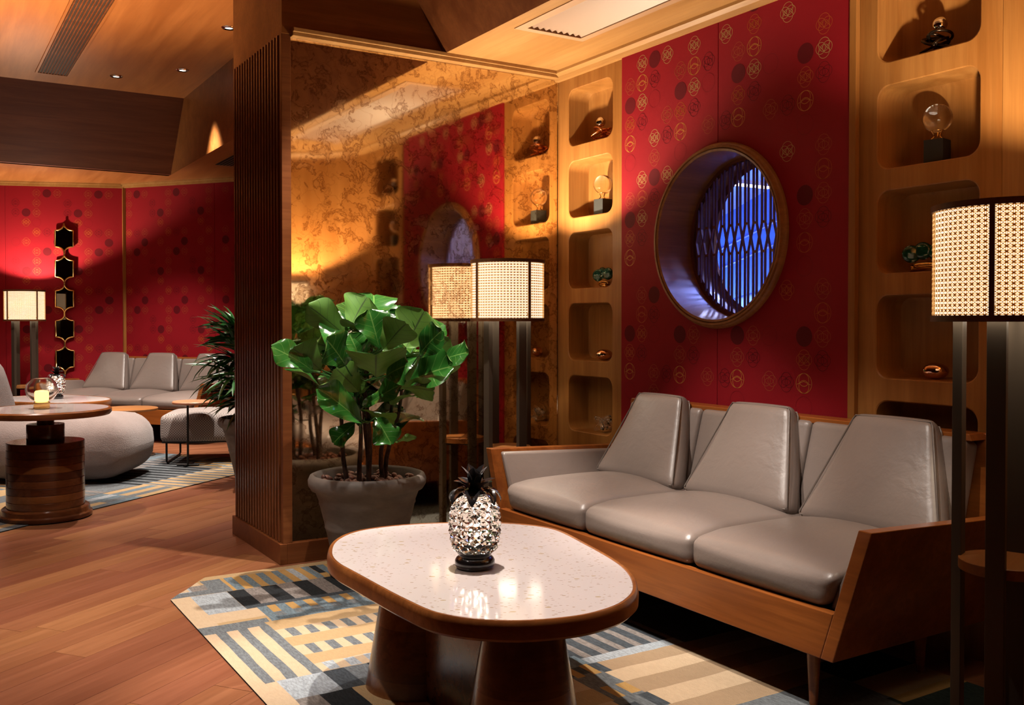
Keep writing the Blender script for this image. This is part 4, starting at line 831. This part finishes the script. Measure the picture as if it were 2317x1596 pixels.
# ================================================================== palm in the lounge
pp = thing('potted_palm', 'bushy narrow-leaved palm in a clay pot, half hidden behind the slatted pillar', 'plant', (2.19, 7.22, 0))
MB().lathe(pot_prof, 48).obj('clay_pot', CLAY, pp, 50); MB().lathe([(.0, .42), (.238, .42)], 32, caps=False).obj('soil', SOIL, pp)
rnd = random.Random(8)
fans = []
for v_ in range(3):
    m = MB()
    for k in range(7):
        a = R(-75+25*k+rnd.uniform(-6, 6)); b = blade(rnd.uniform(.26, .36), .034, (R(rnd.uniform(15, 35)), R(rnd.uniform(-45, -5))), 6, .3)
        M = Matrix.Rotation(a, 4, 'Z'); m.add([M @ Vector(p) for p in b.v], b.f)
    m.tube([(-.28, 0, -.16), (-.12, 0, -.04), (0, 0, 0)], .004, 5)
    fans.append(m)
pro = [None]*3
for k in range(46):
    a = rnd.uniform(0, 2*PI) if k > 16 else R(rnd.uniform(150, 290)); h = rnd.uniform(.55, 1.14); rr = rnd.uniform(.06, .20)*(1.2-abs(h-.85)); i = k % 3
    loc = (rr*math.cos(a), rr*math.sin(a), h); rot = (rnd.uniform(-.3, .3), R(rnd.uniform(-35, 30)) if h < .95 else R(rnd.uniform(-65, -20)), a)
    if pro[i] is None: pro[i] = fans[i].obj('palm_frond', PALM, pp, 180, loc=loc); pro[i].rotation_euler = rot
    else: copies(pro[i], pp, loc, rot)
for k in range(6):
    a = k*1.05; MB().tube([(.05*math.cos(a), .05*math.sin(a), .41), (.08*math.cos(a), .08*math.sin(a), .75+.05*k)], .009, 7).obj('cane_stem', BARK, pp, 60)
# ================================================================== pieces of the far lounge
pt = thing('pedestal_table', 'round pale-topped table on a stacked dark wood drum pedestal at left', 'table', (.79, 7.205-.42, RUGZ))
pt.location = (.675, 6.50, RUGZ)
lay = [(.262, 0, .028), (.246, .028, .062), (.22, .062, .462), (.108, .462, .565), (.05, .565, .615)]
m = MB().lathe([(.258, 0), (.262, .006), (.262, .024), (.250, .032), (.246, .058), (.236, .066)], 56).obj('foot_ring', W_BASE, pt, 40)
nm = 9; WB = [wood('drum_layer_dark', (.17, .045, .014), (.08, .02, .008), 'x', .28, coat=.4), W_BASE, wood('drum_layer_light', (.36, .13, .035), (.22, .07, .018), 'x', .28, coat=.4)]
seq = [1, 2, 0, 1, 0, 2, 1, 0, 1]
for k in range(nm):
    z = .066+k*.396/nm; MB().lathe([(.217, z), (.219, z+.002), (.219, z+.396/nm-.002), (.217, z+.396/nm)], 56).obj('drum_layer', WB[seq[k]], pt, 40)
MB().lathe([(.106, .462), (.107, .466), (.107, .562), (.105, .566)], 40).obj('upper_drum', W_BASE, pt, 40)
MB().lathe([(.049, .566), (.049, .618)], 32).obj('neck', W_BASE, pt, 40)
MB().lathe([(.32, .616), (.366, .618), (.376, .632), (.376, .652), (.368, .660), (.358, .660), (.358, .652)], 64).obj('wood_rim', W_TAB, pt, 40)
MB().lathe([(.0, .6585), (.357, .6585)], 64, caps=False).obj('top_inlay', TERR, pt)
gl = thing('candle_globe', 'clear bubble-glass globe with a glowing candle on the drum pedestal table', 'candle holder', (.655, 6.50, RUGZ+.6605))
MB().lathe([(.044, 0), (.046, .003), (.046, .036), (.044, .038)], 32).obj('brass_base', GOLD, gl, 40)
MB().lathe([(.040, .0385), (.064, .052), (.086, .085), (.092, .118), (.084, .152), (.062, .178), (.048, .186), (.046, .184), (.060, .175), (.081, .150), (.0885, .118), (.083, .087), (.062, .055), (.038, .0415)], 40, caps=False).obj('glass_globe', SMOKE, gl, 60)
MB().lathe([(.034, .042), (.040, .048), (.040, .10), (.034, .108), (.010, .112)], 24).obj('candle', FLAME, gl, 60)
# chaise with rounded lumps
cs = thing('lounge_chair', 'plump pale boucle lounge seat behind the drum pedestal table at left', 'chair', (.60, 8.0, RUGZ), R(-31.8))
MB().puff((1.05, .80, .44), .17, (.05, .05, .03), 14, Matrix.Translation((.32, .24, .252))).obj('seat', BOUC, cs, 180)
MB().puff((.62, .80, .36), .15, (.05, .05, .02), 12, Matrix.Translation((-.55, -.40, .202))).obj('front_seat', BOUC, cs, 180)
MB().puff((.34, .90, .66), .14, (.03, .05, .03), 12, Matrix.Translation((-.50, .30, .56)) @ Matrix.Rotation(R(-16), 4, 'Y')).obj('backrest', BOUC, cs, 180)
# round side table
sd = thing('side_table', 'small round side table with an orange wood top and offset dark post', 'table', (1.60, 9.05, RUGZ))
MB().lathe([(.245, .40), (.255, .405), (.255, .418), (.25, .422)], 48).obj('table_top', W_TRAY, sd, 40)
MB().lathe([(.16, 0), (.165, .004), (.16, .010)], 40).obj('base_disc', DARKMETAL, sd, 40, loc=(.06, -.03, 0))
MB().lathe([(.016, .008), (.014, .03), (.014, .40)], 16).obj('post', plain('aged_brass', (.16, .11, .05), .4, .8), sd, 40, loc=(.06, -.03, 0))
# bench with a swing tray
bn = thing('bench', 'houndstooth upholstered bench on a black wire frame, left of the palm', 'bench', (1.72, 8.33, RUGZ), R(-24))
def bw(q): return (q.x, q.y, q.z)
MB().puff((.66, .62, .235), .05, (.01, .01, .03), 12, Matrix.Translation((.33, .31, .295))).obj('upholstered_seat', HOUND, bn, 180)
for x in (.05, .60): MB().tube([(x, .03, .19), (x, .03, .022), (x+.0, .06, .009), (x, .55, .009), (x, .59, .022), (x, .59, .19)], .009, 8).obj('leg_frame', BLACKIRON, bn, 60)
MB().tube([(.02, .02, .182), (.64, .02, .182), (.64, .60, .182), (.02, .60, .182)], .008, 8, True).obj('seat_frame', BLACKIRON, bn, 60)
tr = thing('swing_tray', 'small tan leather-topped tray table on a thin post in front of the bench', 'tray', (1.92, 8.12, RUGZ), R(-31.8))
MB().lathe([(.15, .512), (.168, .516), (.17, .530), (.165, .536)], 40).obj('tray_top', plain('tan_leather', (.42, .17, .085), .4), tr, 40, loc=(.03, 0, 0))
MB().tube([(-.02, 0, .0), (-.02, 0, .515)], .009, 10).obj('post', BLACKIRON, tr, 60); MB().tube([(-.02, -.09, .009), (-.02, .14, .009)], .008, 8).tube([(-.11, 0, .009), (.07, 0, .009)], .008, 8).obj('foot', BLACKIRON, tr, 60)
# ogee mirror chain on the far wall
m0 = thing('ogee_mirror', 'tall chain of five gold-framed ogee mirrors on the far red wall', 'mirror')
hh, ww = .326, .092
def ogee(n=8):
    P = []
    for k in range(n+1): q = R(90*k/n); P.append((ww-ww*math.sin(q)*.96, -hh/2+.085*(1-math.cos(q))*1.0)) if 0 else None
    half = [(0.004, hh/2)]
    for k in range(1, n+1): q = R(90*k/n); half.append((ww*(1-math.cos(q))**1.1, hh/2-.075*math.sin(q)))
    right = half+[(ww, -hh/2+.075)]+[(x, -z) for x, z in half[::-1]][1:]
    left = [(-x, z) for x, z in right[::-1]]
    return right+left
pg = ogee()
for k in range(5):
    zc = 2.255-k*hh-hh/2
    P_ = [(u, zc+v) for u, v in pg]
    MB().prism(P_, lambda u, v, w_: (u, w_, v), -.012).obj('mirror_pane', DARKMIR, m0)
    MB().tube([(u, -.02, v) for u, v in P_], .0085, 7, True).obj('gold_frame', GOLD, m0, 60)
m0.location = PA(0, 0, .016); d = (A1-A0).normalized()
un = ((1.40-A0.x)*d.x+(11.475-A0.y)*d.y); m0.location = PA(un, 0, .026); m0.rotation_euler = (0, 0, math.atan2(d.y, d.x))
# ================================================================== ornaments in the niches
def wire_knot(r, seed, n=150, f=(3, 4, 5)):
    rn = random.Random(seed); P = []
    for i in range(n):
        t = 2*PI*i/n; a = Vector((math.sin(f[0]*t+.4), math.sin(f[1]*t+1.3), math.sin(f[2]*t)*.8)); P.append(a*r*(.75+.25*math.sin(7*t)))
    return P
def orn_knot(label, wire, group):
    t = thing('wire_knot_ornament', label, 'ornament', group=group)
    P = wire_knot(.05, 3, 220, (5, 7, 4)); k = MB(); k.tube([(p.x, p.y, p.z*.85+.044) for p in P], .0052, 7, True); k.obj('wire_tangle', wire, t, 60)
    MB().sphere((-.012, .0, .108), .027, 28, 16).obj('ball', CHROME, t, 180); return t
NX = WX+.075; SH = .0065
LY, RY = 4.285, 2.235
G1 = 'knotted wire ornaments topped by a silver ball'
a = orn_knot('copper wire knot with a silver ball in the top niche left of the red panel', COPPER, G1); a.location = (NX, 4.30, ROWZ[0][0]+SH)
b = orn_knot('dark twisted knot with a silver ball in the top niche at the right end', plain('dark_bronze_wire', (.05, .032, .02), .15, .9), G1); b.location = (NX, RY, ROWZ[0][0]+SH); b.rotation_euler = (0, 0, 1.2)
def orn_ball(label):
    t = thing('crystal_ball', label, 'ornament', group='crystal balls on black blocks')
    MB().box((-.036, -.036, 0), (.036, .036, .088)).obj('stone_block', STONEBLK, t, bevel=.001)
    MB().sphere((0, 0, .170), .053, 48, 28).obj('glass_ball', GLASS, t, 180)
    m = MB()
    for k in range(3):
        q = 2*PI*k/3+.3; c, s = math.cos(q), math.sin(q)
        m.tube([(.024*c, .024*s, .0885), (.012*c, .012*s, .10), (.013*c, .013*s, .108), (.022*c, .022*s, .122)], .0028, 6)
    m.tube([(.0235*math.cos(q), .0235*math.sin(q), .123) for q in [2*PI*i/20 for i in range(20)]], .0022, 6, True); m.obj('brass_tripod', GOLD, t, 60); return t
o = orn_ball('clear crystal ball on a black stone block, second niche left of the red panel'); o.location = (NX, LY+.01, ROWZ[1][0]+SH); o.rotation_euler = (0, 0, .1)
o2 = dup(o, (NX, RY, ROWZ[1][0]+SH), .2, 'clear crystal ball on a black stone block, second niche at the right end')
def orn_agate(label):
    t = thing('agate_ornament', label, 'ornament', group='green agate discs on gold coral stands')
    P = wire_knot(.046, 5, 130, (2, 5, 3)); m = MB(); m.tube([(p.x*.8, p.y*1.2, max(.004, p.z*.35+.018)) for p in P], .005, 6, True); m.obj('gold_coral_base', GOLD, t, 60)
    for y, z, q in ((.045, .062, .3), (.005, .073, -.2), (-.045, .068, .2)):
        M = Matrix.Translation((-.01, y, z+.006)) @ Matrix.Rotation(q, 4, 'Z') @ Matrix.Rotation(R(90), 4, 'Y')
        d_ = MB().lathe([(.02, -.014), (.031, -.010), (.034, 0), (.031, .010), (.02, .014)], 28); d_.v = [tuple(M @ Vector(p)) for p in d_.v]; d_.obj('agate_disc', GREEN_AG, t, 60)
    return t
o = orn_agate('green agate disc trio on a gold stand, third niche left of red panel'); o.location = (NX, LY-.005, ROWZ[2][0]+SH)
dup(o, (NX, RY+.05, ROWZ[2][0]+SH), .5, 'green agate discs on a gold stand in the niche beside the near lamp shade')
def orn_egg(label):
    t = MB().sphere((0, 0, .031), .031, 36, 20, (1, 1.5, 1)).obj('metal_egg', ROSE, None, 180); return tag(t, label, 'ornament', 'mirror-polished rose gold eggs')
o = orn_egg('shiny rose gold egg lying in the fourth niche left of the red panel'); o.location = (NX, LY-.005, ROWZ[3][0]+SH); o.rotation_euler = (0, 0, .93)
dup(o, (NX, RY, ROWZ[3][0]+SH), .6, 'shiny rose gold egg lying in the fourth niche at the right end')
def orn_glass(label):
    t = MB(); P = wire_knot(.046, 9, 170, (3, 5, 4)); t.tube([(p.x, p.y, p.z*1.1+.052) for p in P], .0065, 8, True); P = wire_knot(.036, 9, 90, (2, 3, 1)); t.tube([(p.x, p.y, p.z+.048) for p in P], .0055, 8, True)
    return tag(t.obj('glass_knot', GLASS, None, 60), label, 'ornament', 'tangled clear glass knots')
o = orn_glass('tangled clear glass knot in the lowest visible niche left of the red panel'); o.location = (NX, LY-.005, ROWZ[4][0]+SH)
